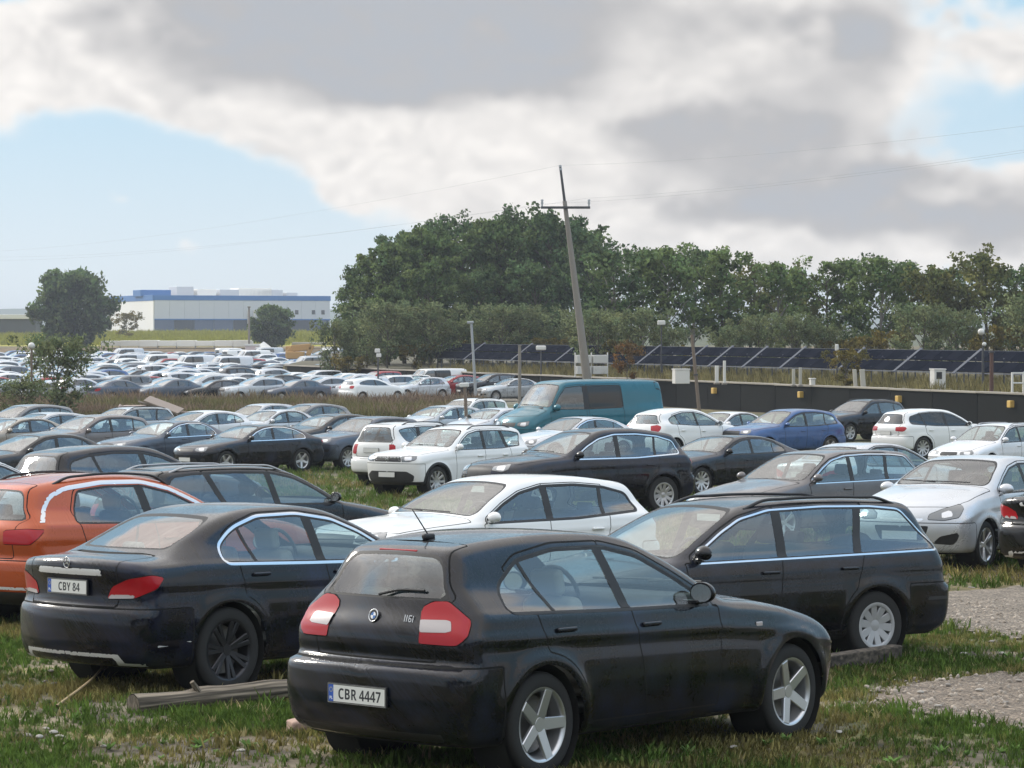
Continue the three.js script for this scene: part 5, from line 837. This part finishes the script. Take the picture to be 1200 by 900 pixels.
// leaning utility pole with a cross arm
const POLE_D = 166, poleBase = [at(688, POLE_D), DECK, -POLE_D], poleH = up(240, POLE_D) - DECK;
{
  const g = thing('utility_pole', 'tall leaning concrete utility pole with a short cross arm', 'utility pole', poleBase); leanTo(g, at(656, POLE_D) - at(688, POLE_D), up(192, POLE_D) - DECK);
  part('shaft', cylinder(0.28, 0.13, poleH + 0.5, 14).translate(0, -0.2, 0), concrete, g);
  part('top_rod', cylinder(0.09, 0.07, up(192, POLE_D) - DECK - poleH, 8).translate(0, poleH - 0.1, 0), darkSteel, g);
  const tip = g.rotation.z, arm = part('cross_arm', rbox(3.0, 0.15, 0.13, 0.02), darkSteel, g); arm.position.set(0, poleH - 0.1, 0.18); arm.rotation.z = -tip;      // the arm hangs level
  for (const x of [-1.42, 1.42]) { const m = part('insulator', fuse([cylinder(0.05, 0.05, 0.42, 8), cylinder(0.09, 0.08, 0.1, 10).translate(0, 0.18, 0), cylinder(0.1, 0.08, 0.1, 10).translate(0, 0.34, 0)]).translate(x, 0.05, 0), steelM, g); m.position.set(0, poleH - 0.1, 0.18); m.rotation.z = -tip; }
  part('insulator', fuse([cylinder(0.10, 0.09, 0.14, 10), cylinder(0.1, 0.08, 0.12, 10).translate(0, 0.2, 0)]).translate(0, up(195, POLE_D) - DECK - 0.15, 0), steelM, g);
  const wires = [[-1.42, poleH + 0.3], [1.42, poleH + 0.3], [0, up(192, POLE_D) - DECK]], wm = std(0.22, 0.22, 0.23, 0.5);
  g.updateMatrixWorld(true);
  wires.forEach(([x, y], i) => { const p = g.localToWorld(new THREE.Vector3(x, y, 0)); for (const [ex, ey, ez, s] of [[at(1420, 96), up(150 - i * 16, 96), -96, 0.9], [at(-60, 330), up(305 - i * 4, 330), -330, 2.2]]) { const e = new THREE.Vector3(ex + x * 0.8, ey, ez), m = p.clone().lerp(e, 0.5); m.y -= s; const w = new THREE.Mesh(new THREE.TubeGeometry(new THREE.QuadraticBezierCurve3(p, m, e), 40, 0.0045, 5), wm); w.name = numbered('power_line'); w.castShadow = true; tag(w, s < 1 ? 'thin power line strung from the leaning pole towards the right' : 'thin power line strung from the leaning pole over the far car park', 'cable', 'power lines on the leaning pole'); scene.add(w); } });
}
function post(name, label, category, px, yTop, yBase, d, r0, r1, mat, lean = 0, floor) {
  const base = floor ?? (onDeck(at(px, d), d) ? DECK : ground(at(px, d), -d)), h = up(yTop, d) - base, g = thing(name, label, category, [at(px, d), base - 0.03, -d]); leanTo(g, lean, h); part('shaft', cylinder(r0, r1, h + 0.03), mat, g); g.userData.h = h; return g;
}
{ const g = post('lamp_post', 'bare grey lamp post leaning beside the tall grove', 'lamp post', 558, 378, 440, 172, 0.10, 0.075, steelM, -0.3); part('lamp_head', rbox(0.42, 0.16, 0.22, 0.05, -0.06, g.userData.h + 0.05, 0), steelM, g); }
{ const g = post('concrete_post', 'pale square concrete post near the leaning utility pole', 'post', 609, 405, 462, 165, 0.10, 0.09, concrete, 0); part('cap', rbox(0.22, 0.06, 0.22, 0.02, 0, g.userData.h + 0.03, 0), concrete, g); }
{ const g = post('wooden_pole', 'thin weathered wooden pole leaning against the retaining wall', 'pole', 820, 392, 470, 146, 0.10, 0.08, wood, -0.42, -1.86); part('band', cylinder(0.12, 0.12, 0.08).translate(0, g.userData.h * 0.5, 0), darkSteel, g); }
{ const g = post('brown_post', 'thin brown post with a white cap between the parked cars', 'post', 548, 452, 494, 100, 0.07, 0.06, wood, -0.1); part('cap', rbox(0.34, 0.16, 0.2, 0.04, -0.02, g.userData.h + 0.06, 0), lampW, g); }
{ const g = post('globe_lamp', 'slim lamp post with a white globe beside the feathery bush', 'lamp post', 37, 408, 475, 128, 0.06, 0.05, wood, 0); part('globe', new THREE.SphereGeometry(0.16, 18, 12).translate(0, g.userData.h + 0.14, 0), lampW, g); }
{ const g = post('floodlight_mast', 'mast with a white double floodlight before the tall grove', 'floodlight', 443, 418, 450, 176, 0.06, 0.05, darkSteel); part('lamp_head', rbox(0.34, 0.26, 0.22, 0.04, -0.04, g.userData.h + 0.42, 0), lampW, g); part('lamp_head', rbox(0.32, 0.24, 0.22, 0.04, 0.05, g.userData.h + 0.12, 0), lampW, g); }
{ const g = post('floodlight_mast', 'mast with a round white floodlight above the right solar panels', 'floodlight', 1152, 405, 463, 137, 0.07, 0.06, darkSteel); part('lamp_head', new THREE.SphereGeometry(0.17, 16, 12).translate(-0.1, g.userData.h + 0.72, 0), lampW, g); part('lamp_head', new THREE.SphereGeometry(0.11, 14, 10).translate(0.06, g.userData.h + 0.1, 0), lampW, g); part('bracket', cylinder(0.03, 0.03, 0.8).translate(0, g.userData.h, 0), darkSteel, g); }
{ const g = post('floodlight_mast', 'mast with two stacked white lamps beside the olive shrub', 'floodlight', 981, 422, 452, 150, 0.05, 0.05, darkSteel); part('lamp_head', rbox(0.2, 0.36, 0.18, 0.05, -0.02, g.userData.h + 0.72, 0), lampW, g); part('lamp_head', rbox(0.17, 0.42, 0.18, 0.05, 0.05, g.userData.h + 0.22, 0), lampW, g); }
{ const g = post('floodlight_mast', 'mast with one white floodlight left of the leaning pole', 'floodlight', 634, 410, 445, 178, 0.05, 0.05, darkSteel); part('lamp_head', rbox(0.66, 0.3, 0.24, 0.08, 0, g.userData.h + 0.16, 0), lampW, g); }
{ const g = post('floodlight_mast', 'tall mast with a small white lamp in front of the tree belt', 'floodlight', 775, 380, 440, 172, 0.05, 0.04, darkSteel); part('lamp_head', rbox(0.5, 0.3, 0.22, 0.07, 0, g.userData.h + 0.12, 0), lampW, g); }
{ const g = post('tall_post', 'slender concrete pole in front of the warehouse', 'pole', 292, 360, 410, 440, 0.2, 0.15, concrete); part('cap', rbox(0.5, 0.2, 0.5, 0.04, 0, g.userData.h + 0.05, 0), concrete, g); }
{ const g = post('tall_post', 'slender pole at the edge of the tall grove', 'pole', 392, 388, 425, 330, 0.16, 0.12, concrete); part('cap', rbox(0.4, 0.16, 0.4, 0.04, 0, g.userData.h + 0.05, 0), concrete, g); }
{ const g = post('dark_post', 'rusty brown post standing on the retaining wall', 'post', 1162, 412, 470, 131, 0.10, 0.09, std(0.09, 0.045, 0.035, 0.85)); part('cap', rbox(0.24, 0.05, 0.24, 0.01, 0, g.userData.h, 0), darkSteel, g); }
{ const g = post('street_lamp', 'far lamp pole against the tall grove', 'lamp post', 705, 346, 430, 206, 0.09, 0.06, steelM); part('lamp_head', rbox(0.6, 0.12, 0.2, 0.04, -0.2, g.userData.h, 0), steelM, g); }

// solar tables along a line behind the wall
{
  const glassM = [new THREE.MeshPhysicalMaterial({ color: new THREE.Color().setRGB(0.007, 0.009, 0.016), roughness: 1, specularIntensity: 0 }), new THREE.MeshPhysicalMaterial({ color: new THREE.Color().setRGB(0.010, 0.012, 0.020), roughness: 1, specularIntensity: 0 })], rail = std(0.11, 0.12, 0.14, 0.65);
  const endRail = std(0.17, 0.18, 0.21, 0.7), starts = [497, 545, 600, 652, 700, 748, 802, 832, 872, 916, 984, 1050, 1120, 1200], o = 4.5, A = [24 + 0.918 * o, 127 + 0.395 * o];
  const onLine = (px) => { // where the sight line of a column meets the row
    const k = (px - 600) / F; const t = (k * A[1] - A[0]) / (WALLDIR[0] + k * WALLDIR[1]); return [A[0] + WALLDIR[0] * t, A[1] - WALLDIR[1] * t, t]; };
  for (let i = 0; i < starts.length - 1; i++) {
    const a = onLine(starts[i]), b = onLine(starts[i + 1]), L = Math.hypot(b[0] - a[0], b[1] - a[1]) - 0.14, n = Math.max(2, Math.round(L / 1.15)), w = L / n;
    const g = thing('solar_table', `tilted solar panel table ${['at the grove end of the row', 'behind the bare lamp post', 'behind the pale concrete post', 'behind the leaning utility pole', 'behind the rust brown shrub', 'behind the small white mast lamp', 'behind the wooden pole, the shortest one', 'behind the narrow white panel', 'above the two marker posts', 'behind the olive shrub', 'before the cabinet with a window', 'above the cabinet with a window', 'under the round floodlight'][i]}`, 'solar panel', [a[0], DECK, -a[1]], -Math.atan2(WALLDIR[1], WALLDIR[0]), 'solar tables behind the retaining wall');
    // local x along the row, local -z away up the slope
    const W = 1.9, tilt = Math.atan2(1.08, 1.5), low = 0.82;
    const pg = new RoundedBoxGeometry(w - 0.03, 0.035, W / 2 - 0.10, 1, 0.008);
    for (let k = 0; k < n; k++) for (let r = 0; r < 2; r++) { const m = part('panel', pg, glassM[(k + r + i) % 2], g), s = (r + 0.5) * W / 2; m.position.set((k + 0.5) * w, low + Math.sin(tilt) * s, -Math.cos(tilt) * s); m.rotation.x = tilt; }
    for (const x of [0, L]) { const m = part('end_rail', new THREE.BoxGeometry(0.055, 0.08, W + 0.25), endRail, g); m.position.set(x, low + Math.sin(tilt) * W / 2 + 0.01, -Math.cos(tilt) * W / 2); m.rotation.x = tilt; }
    for (const s of [0, W]) { const m = part('edge_rail', new THREE.BoxGeometry(L, 0.06, 0.06), rail, g); m.position.set(L / 2, low + Math.sin(tilt) * s - 0.03, -Math.cos(tilt) * s); }
    for (let x = 0.4; x < L; x += 2.6) { const m = part('leg', cylinder(0.045, 0.045, low + 0.75, 6), rail, g); m.position.set(x, 0, -Math.cos(tilt) * W * 0.62); const q = part('leg', cylinder(0.04, 0.04, low + 0.2, 6), rail, g); q.position.set(x, 0, -Math.cos(tilt) * W * 0.16); }
  }
}
// boxes, cabinets and posts on the terrace
const box = (name, label, category, px, py0, py1, w, d, mat, depth = 0.6) => { const h = up(py0, d) - DECK, g = thing(name, label, category, [at(px, d), DECK - 0.02, -d], 0.25); part('body', rbox(w, h, depth, 0.03, 0, h / 2, 0), mat, g); part('lid', rbox(w + 0.06, 0.06, depth + 0.06, 0.02, 0, h + 0.03, 0), mat, g); return { g, h }; };
box('equipment_box', 'white equipment box on the retaining wall beside the wooden pole', 'box', 798, 433, 446, 0.85, 153, lampW);
box('equipment_box', 'small white box on the retaining wall near the olive shrub', 'box', 952, 444, 452, 0.25, 146, lampW, 0.3);
{ const { g, h } = box('cabinet', 'white cabinet with a dark window under the solar panels', 'cabinet', 1099, 433, 453, 0.62, 138, lampW); part('window', rbox(0.3, 0.36, 0.02, 0.02, -0.05, h * 0.72, 0.31), M.rubber, g); }
{ const g = thing('metal_rack', 'pale metal rack of crates behind the leaning utility pole', 'rack', [at(693, 172), DECK, -172], 0.2); for (const x of [-1.05, 0, 1.05]) part('upright', rbox(0.07, 1.55, 0.07, 0.01, x, 0.78, 0), lampW, g); for (const y of [0.45, 1.15]) for (const x of [-0.52, 0.52]) part('crate', rbox(0.92, 0.5, 0.6, 0.03, x, y, 0), std(0.5, 0.5, 0.48, 0.6), g); }
{ const g = thing('white_gate', 'white metal gate frame at the end of the terrace', 'gate', [at(1193, 129), DECK, -129], 0.3); for (const x of [-0.3, 0.3]) part('post', rbox(0.09, 1.0, 0.09, 0.01, x, 0.5, 0), lampW, g); for (const y of [0.5, 0.97]) part('bar', rbox(0.52, 0.07, 0.06, 0.01, 0, y, 0), lampW, g); }
for (const [px, top, w, label] of [[930, 432, 0.16, 'short pale marker post under the solar panels'], [938, 430, 0.16, 'tall pale marker post under the solar panels'], [1003, 432, 0.2, 'leaning pale slab post beside the olive shrub'], [1012, 432, 0.26, 'wide pale slab post beside the olive shrub'], [840, 428, 0.2, 'white panel standing by the wooden pole'], [849, 422, 0.15, 'narrow white panel standing behind the wooden pole']]) { const d = 146 - (px - 930) * 0.06, h = up(top, d) - DECK, g = thing('marker_post', label, 'post', [at(px, d), DECK - 0.03, -d], 0.2); part('shaft', rbox(w, h, 0.1, 0.02, 0, h / 2, 0), px < 900 ? lampW : std(0.42, 0.4, 0.35, 0.8), g); part('foot', rbox(w + 0.12, 0.1, 0.22, 0.02, 0, 0.05, 0), concrete, g); leanTo(g, px > 1000 ? -0.1 : 0, 1.2); }

// warehouse with blue bands
{
  const d = 690, X = at(181, d), base = ground(0, -d) - 0.4, g = thing('warehouse', 'large warehouse with blue roof bands, sunlit end coloured whiter than its shaded front', 'building', [X, base, -d], R(22)), s = d / F;
  const L = 46.5, Dp = 46, H = up(346, d) - base, wallG = std(0.55, 0.57, 0.61, 0.7), wallW = std(0.86, 0.84, 0.80, 0.6), blueM = std(0.04, 0.16, 0.42, 0.55), lowM = std(0.10, 0.13, 0.2, 0.7), roofM = std(0.45, 0.46, 0.48, 0.8);  // front greyer, end whiter: shade and sunlight put into the wall colours
  // local x along the front, local -z into the building
  const lowH = up(374, d) - base, bandH = 2.6 * s * 4.2;
  const cols = 12; for (let i = 0; i < cols; i++) part('wall_panel', rbox(L / cols - 0.03, H - lowH - 1.1, 0.3, 0.02, (i + 0.5) * L / cols, lowH + (H - lowH - 1.1) / 2, 0.15), wallG, g);
  part('core', rbox(L - 0.3, H - 0.2, Dp - 0.3, 0.05, L / 2, (H - 0.2) / 2, -Dp / 2), roofM, g);
  for (let i = 0; i < 9; i++) part('base_panel', rbox(L / 9 - 0.12, lowH - 0.3, 0.2, 0.02, (i + 0.5) * L / 9, lowH / 2, 0.1), i % 3 === 1 ? std(0.05, 0.06, 0.08, 0.3) : lowM, g);
  part('blue_line', rbox(L, 0.3, 0.36, 0.02, L / 2, lowH - 0.05, 0.16), blueM, g);
  part('parapet_band', rbox(L + 0.4, 1.25, 0.42, 0.03, L / 2, H - 0.62, 0.18), blueM, g);
  for (let i = 0; i < 8; i++) part('end_wall_panel', rbox(0.3, H - 0.6, Dp / 8 - 0.04, 0.02, -0.15, (H - 0.6) / 2, -(i + 0.5) * Dp / 8), wallW, g);
  part('parapet_band', rbox(0.42, 1.5, Dp, 0.03, -0.2, H - 0.6, -Dp / 2), blueM, g);
  const roofBox = (x0, x1, h, m) => part('roof_unit', rbox(x1 - x0, h, 8, 0.1, (x0 + x1) / 2, H + h / 2 - 0.2, -14), m, g);
  roofBox(-1, 7, 1.7, blueM); roofBox(8.5, 13, 2.6, wallG); roofBox(14, 19, 2.0, wallW); roofBox(20, 37, 1.9, wallG); roofBox(25, 34, 2.3, wallW); roofBox(38, 41, 1.2, wallG);
  for (const x of [31, 33.8, 37.5, 42, 44.6]) part('window', rbox(0.9, 1.1, 0.1, 0.02, x, H - 4.2, 0.33), M.farglass, g);
  for (const x of [24.5, 26, 29.5]) part('column', rbox(0.5, H * 0.62, 0.4, 0.03, x, H * 0.31, 0.6), lampW, g);
}
{ const d = 600, g = thing('long_shed', 'long low shed with a white roof edge behind the round tree', 'building', [at(-40, d), ground(0, -d) - 0.2, -d]); const w = at(42, d) - at(-40, d), h = up(368, d) - ground(0, -d); part('wall', rbox(w, h - 0.9, 8, 0.05, w / 2, (h - 0.9) / 2, -4), std(0.07, 0.075, 0.075, 0.8), g); part('roof', rbox(w + 1, 1.0, 9, 0.1, w / 2, h - 0.4, -4), lampW, g); }
const canopyM = std(0.88, 0.86, 0.80, 0.6);
{ const d = 462, x0 = at(120, d), w = at(296, d) - x0, base = ground(0, -d), g = thing('white_canopy', 'long flat white canopy on thin posts before the yellow field', 'shelter', [x0, base, -d]), h = up(399.5, d) - base; for (let i = 0; i < 8; i++) part('roof_panel', rbox(w / 8 - 0.04, 0.85 + (i * 37 % 5) * 0.06, 3, 0.06, (i + 0.5) * w / 8, h - 0.42, 0), canopyM, g); for (let i = 0; i <= 8; i++) part('post', cylinder(0.09, 0.09, h - 0.3, 6).translate(i * w / 8, 0, 1.2), steelM, g); }
{ const d = 462, x0 = at(343, d), w = at(382, d) - x0, base = ground(0, -d), g = thing('white_canopy', 'short piece of white canopy between the small round tree and the grove', 'shelter', [x0, base, -d]), h = up(401, d) - base; part('roof_panel', rbox(w, 0.4, 3, 0.06, w / 2, h - 0.2, 0), std(0.5, 0.47, 0.38, 0.7), g); for (let i = 0; i <= 2; i++) part('post', cylinder(0.09, 0.09, h - 0.3, 6).translate(i * w / 2, 0, 1.2), steelM, g); }
{ // excavator, its folded boom standing above the far cars
  const d = 338, y = ground(0, -d), och = std(0.42, 0.25, 0.09, 0.7), g = thing('excavator', 'ochre excavator with a bent boom behind the far cars', 'excavator', [at(352, d), y, -d]); const top = up(404, d) - y;
  for (const z of [-1, 1]) part('track', rbox(3.4, 0.8, 0.5, 0.3, 0, 0.4, z), darkSteel, g); part('cab', rbox(1.3, 1.5, 1.1, 0.12, -1.2, 1.7, -0.5), och, g); part('engine_house', rbox(2.2, 0.9, 2, 0.12, -0.6, 1.3, 0), och, g);
  const beam = (a, b, w) => { const v = new THREE.Vector3(b[0] - a[0], b[1] - a[1], 0), l = v.length(); return rbox(l, w, 0.4, 0.1).rotateZ(Math.atan2(v.y, v.x)).translate((a[0] + b[0]) / 2, (a[1] + b[1]) / 2, 0.2); };
  part('boom', fuse([beam([-1.6, 1.4], [-1.0, top - 0.5], 0.75), beam([-1.1, top - 0.45], [1.4, top - 0.25], 0.8)]), och, g); part('stick', beam([1.5, top - 0.05], [0.9, 1.2], 0.6), och, g); part('bucket', rbox(0.8, 0.7, 0.9, 0.2, 0.8, 0.9, 0.2), darkSteel, g);
}
{ const d = 384, y = ground(0, -d), g = thing('site_hut', 'pinkish white site hut behind the far cars', 'hut', [at(296, d), y, -d]); const h = up(403, d) - y; part('body', rbox(1.9, h - 0.3, 1.8, 0.05, 0, (h - 0.3) / 2, 0), std(0.6, 0.5, 0.5, 0.7), g); part('roof', rbox(2.1, 0.3, 2, 0.05, 0, h - 0.15, 0), lampW, g); const t = thing('white_tent', 'small white tent beside the site hut', 'tent', [at(309, d), y, -d]); part('canvas', new THREE.ConeGeometry(1.7, 1.0, 4).rotateY(Math.PI / 4).translate(0, 2.3, 0), lampW, t); part('side', rbox(2.2, 1.8, 2.2, 0.04, 0, 0.9, 0), std(0.55, 0.52, 0.54, 0.7), t); }
// pile of planks and slabs at the edge of the weeds
{
  const d = 117, y = ground(0, -d), g = thing('plank_pile', 'heap of pinkish planks and slabs in the brown weeds', 'rubble', [at(180, d), y, -d]), rr = rng(6), ms = [std(0.30, 0.245, 0.21, 0.9), std(0.34, 0.27, 0.24, 0.9), std(0.26, 0.225, 0.20, 0.9)];
  g.scale.set(1.35, 1.3, 1.35);
  part('core', new THREE.IcosahedronGeometry(1.1, 1).scale(1.1, 0.6, 0.8).translate(0, 0.2, -0.3), std(0.2, 0.17, 0.13, 0.95), g);
  for (let i = 0; i < 13; i++) { const m = part('plank', new RoundedBoxGeometry(0.6 + rr() * 0.7, 0.06, 0.3 + rr() * 0.25, 1, 0.015), ms[i % 3], g); m.position.set((rr() - 0.5) * 2.0, 0.5 + rr() * 0.5, (rr() - 0.2) * 0.8); m.rotation.set((rr() - 0.5) * 0.6, (rr() - 0.5) * 0.9, -0.35 + (rr() - 0.5) * 0.9); }
}
// litter and timber on the near grass
const rough = (geo, amp, freq, seed) => { const p = geo.attributes.position, nn = geo.attributes.normal; for (let i = 0; i < p.count; i++) { const k = (noise3(p.getX(i) * freq + seed, p.getY(i) * freq, p.getZ(i) * freq + 7) - 0.5) * amp; p.setXYZ(i, p.getX(i) + nn.getX(i) * k, p.getY(i) + nn.getY(i) * k, p.getZ(i) + nn.getZ(i) * k); } geo.computeVertexNormals(); return geo; };
const barkTex = detailTex(256, (u, v) => { const a = tfbm(u, v * 0.12, 32, 4, 2), g = 0.55 + (a - 0.5) * 0.9; return [g, g * 0.97, g * 0.93]; });
{
  const [ax, az] = groundAt(160, 836), [bx, bz] = groundAt(362, 818), logM = new THREE.MeshStandardMaterial({ color: new THREE.Color().setRGB(0.52, 0.46, 0.38), map: barkTex, roughness: 0.95 }), L = Math.hypot(bx - ax, bz - az), g = thing('fallen_log', 'weathered grey log lying in the grass behind the dark saloon', 'log', [ax, bumpY(ax, az) + 0.03, az], -Math.atan2(bz - az, bx - ax));
  part('trunk', rough(new THREE.CylinderGeometry(0.085, 0.075, L * 1.15, 14, 24).rotateZ(Math.PI / 2).translate(L * 0.55, 0.02, 0), 0.035, 5, 3), logM, g); part('branch_stub', rough(new THREE.CylinderGeometry(0.02, 0.03, 0.12, 8, 4).rotateZ(0.6).translate(0.5, 0.11, 0.03), 0.01, 9, 1), logM, g);
}
{ const [ax, az] = groundAt(65, 832), [bx, bz] = groundAt(138, 795), g = thing('dry_stick', 'thin dry stick lying in the grass by the dark saloon', 'stick', [ax, bumpY(ax, az) + 0.03, az]); const L = Math.hypot(bx - ax, bz - az); g.rotation.y = -Math.atan2(bz - az, bx - ax); part('stem', tube([[0, 0, 0], [L * 0.5, 0.05, 0.02], [L * 0.8, 0.07, -0.02], [L, 0.08, 0]], 0.010, 16, 6), std(0.36, 0.27, 0.15, 0.9), g); part('thick_end', tube([[L * 0.75, 0.07, -0.01], [L * 0.9, 0.09, 0], [L, 0.08, 0]], 0.025, 8, 7), std(0.2, 0.13, 0.08, 0.9), g); }
{ const [x, z] = groundAt(353, 858), g = thing('broken_brick', 'pinkish lump of broken brick in the grass by the hatchback', 'stone', [x, bumpY(x, z), z], 0.5); part('block', rough(new RoundedBoxGeometry(0.22, 0.10, 0.14, 5, 0.03), 0.07, 9, 5).translate(0, 0.045, 0), std(0.42, 0.29, 0.23, 0.95), g); part('chip', rough(new RoundedBoxGeometry(0.06, 0.04, 0.05, 4, 0.015), 0.03, 20, 8).translate(0.16, 0.015, 0.04), std(0.4, 0.3, 0.25, 0.95), g); }
{ const [ax, az] = groundAt(920, 792), [bx, bz] = groundAt(1052, 776), L = Math.hypot(bx - ax, bz - az), g = thing('timber_beam', 'old grey timber beam lying before the dark blue estate car', 'beam', [ax, bumpY(ax, az), az], -Math.atan2(bz - az, bx - ax)); part('beam', rough(new RoundedBoxGeometry(L, 0.13, 0.12, 6, 0.015).translate(L / 2, 0.065, 0), 0.02, 6, 2), new THREE.MeshStandardMaterial({ color: new THREE.Color().setRGB(0.24, 0.21, 0.18), map: barkTex, roughness: 0.95 }), g); part('splinter', rough(new RoundedBoxGeometry(0.4, 0.03, 0.06, 2, 0.01).translate(0.3, 0.14, 0.02), 0.02, 9, 4), std(0.3, 0.25, 0.2, 0.95), g); }
{ // pale stones, countable ones
  const rr = rng(61), list = [[52, 858], [62, 863], [45, 868], [30, 866], [70, 868], [58, 790], [52, 800], [62, 803], [1165, 755], [1130, 770], [1175, 770], [1140, 690], [1112, 806], [1150, 812], [1195, 800], [1180, 826], [1080, 815], [1100, 830], [282, 885], [120, 880], [1120, 668], [1170, 680], [985, 862], [860, 878]];
  const gs = [1, 2, 3].map((s) => rough(new THREE.IcosahedronGeometry(0.05, 2).scale(1.3, 0.6, 1), 0.03, 16, s * 3)), ms = [std(0.34, 0.32, 0.29, 0.9), std(0.26, 0.235, 0.21, 0.9)];
  for (const [px, py] of list) { const [x, z] = groundAt(px, py), right = px > 1000, m = new THREE.Mesh(gs[Math.floor(rr() * 3)], ms[Math.floor(rr() * 2)]); m.name = numbered('stone'); m.position.set(x, bumpY(x, z) + 0.03, z); m.rotation.y = rr() * 6; m.scale.set(0.3 + rr() * 0.5, 0.25 + rr() * 0.2, 0.3 + rr() * 0.4); m.castShadow = m.receiveShadow = true; tag(m, right ? 'pale stone beside the gravel on the right' : px > 500 ? 'pale stone in the grass beside the hatchback' : 'pale stone in the grass behind the dark saloon', 'stone', 'pale stones in the grass'); scene.add(m); }
  const n = 5200, im = new THREE.InstancedMesh(gs[1], std(0.34, 0.30, 0.26, 0.95), n), mm = new THREE.Matrix4(), q = new THREE.Quaternion(), c = new THREE.Color(); let k = 0, t = 0;
  while (k < n && t++ < 60000) { const d = 18 + rr() * 14, X = 1.5 + rr() * 6.5; if (bare(X, -d) > 0.5 * rr() * rr()) continue; const s = 0.06 + Math.pow(rr(), 5) * 0.4; q.setFromEuler(new THREE.Euler(rr() * 3, rr() * 6, rr() * 3)); mm.compose(new THREE.Vector3(X, bumpY(X, -d) + 0.018, -d), q, new THREE.Vector3(s, s, s)); im.setMatrixAt(k, mm); const v = 0.7 + rr() * 0.7; c.setRGB(v, v * 0.97, v * 0.93); im.setColorAt(k, c); k++; }
  im.count = k; im.name = 'gravel'; im.userData = { kind: 'stuff', label: 'loose grey gravel on the paths at the right', category: 'gravel' }; im.castShadow = im.receiveShadow = true; scene.add(im);
}
// thin autumn haze over the flat land
scene.fog = new THREE.FogExp2(new THREE.Color().setRGB(0.80, 0.86, 0.95), 0.00028);
scene.traverse((o) => { if (o.isMesh) { o.castShadow = true; o.receiveShadow = true; } });
renderer.render(scene, camera);
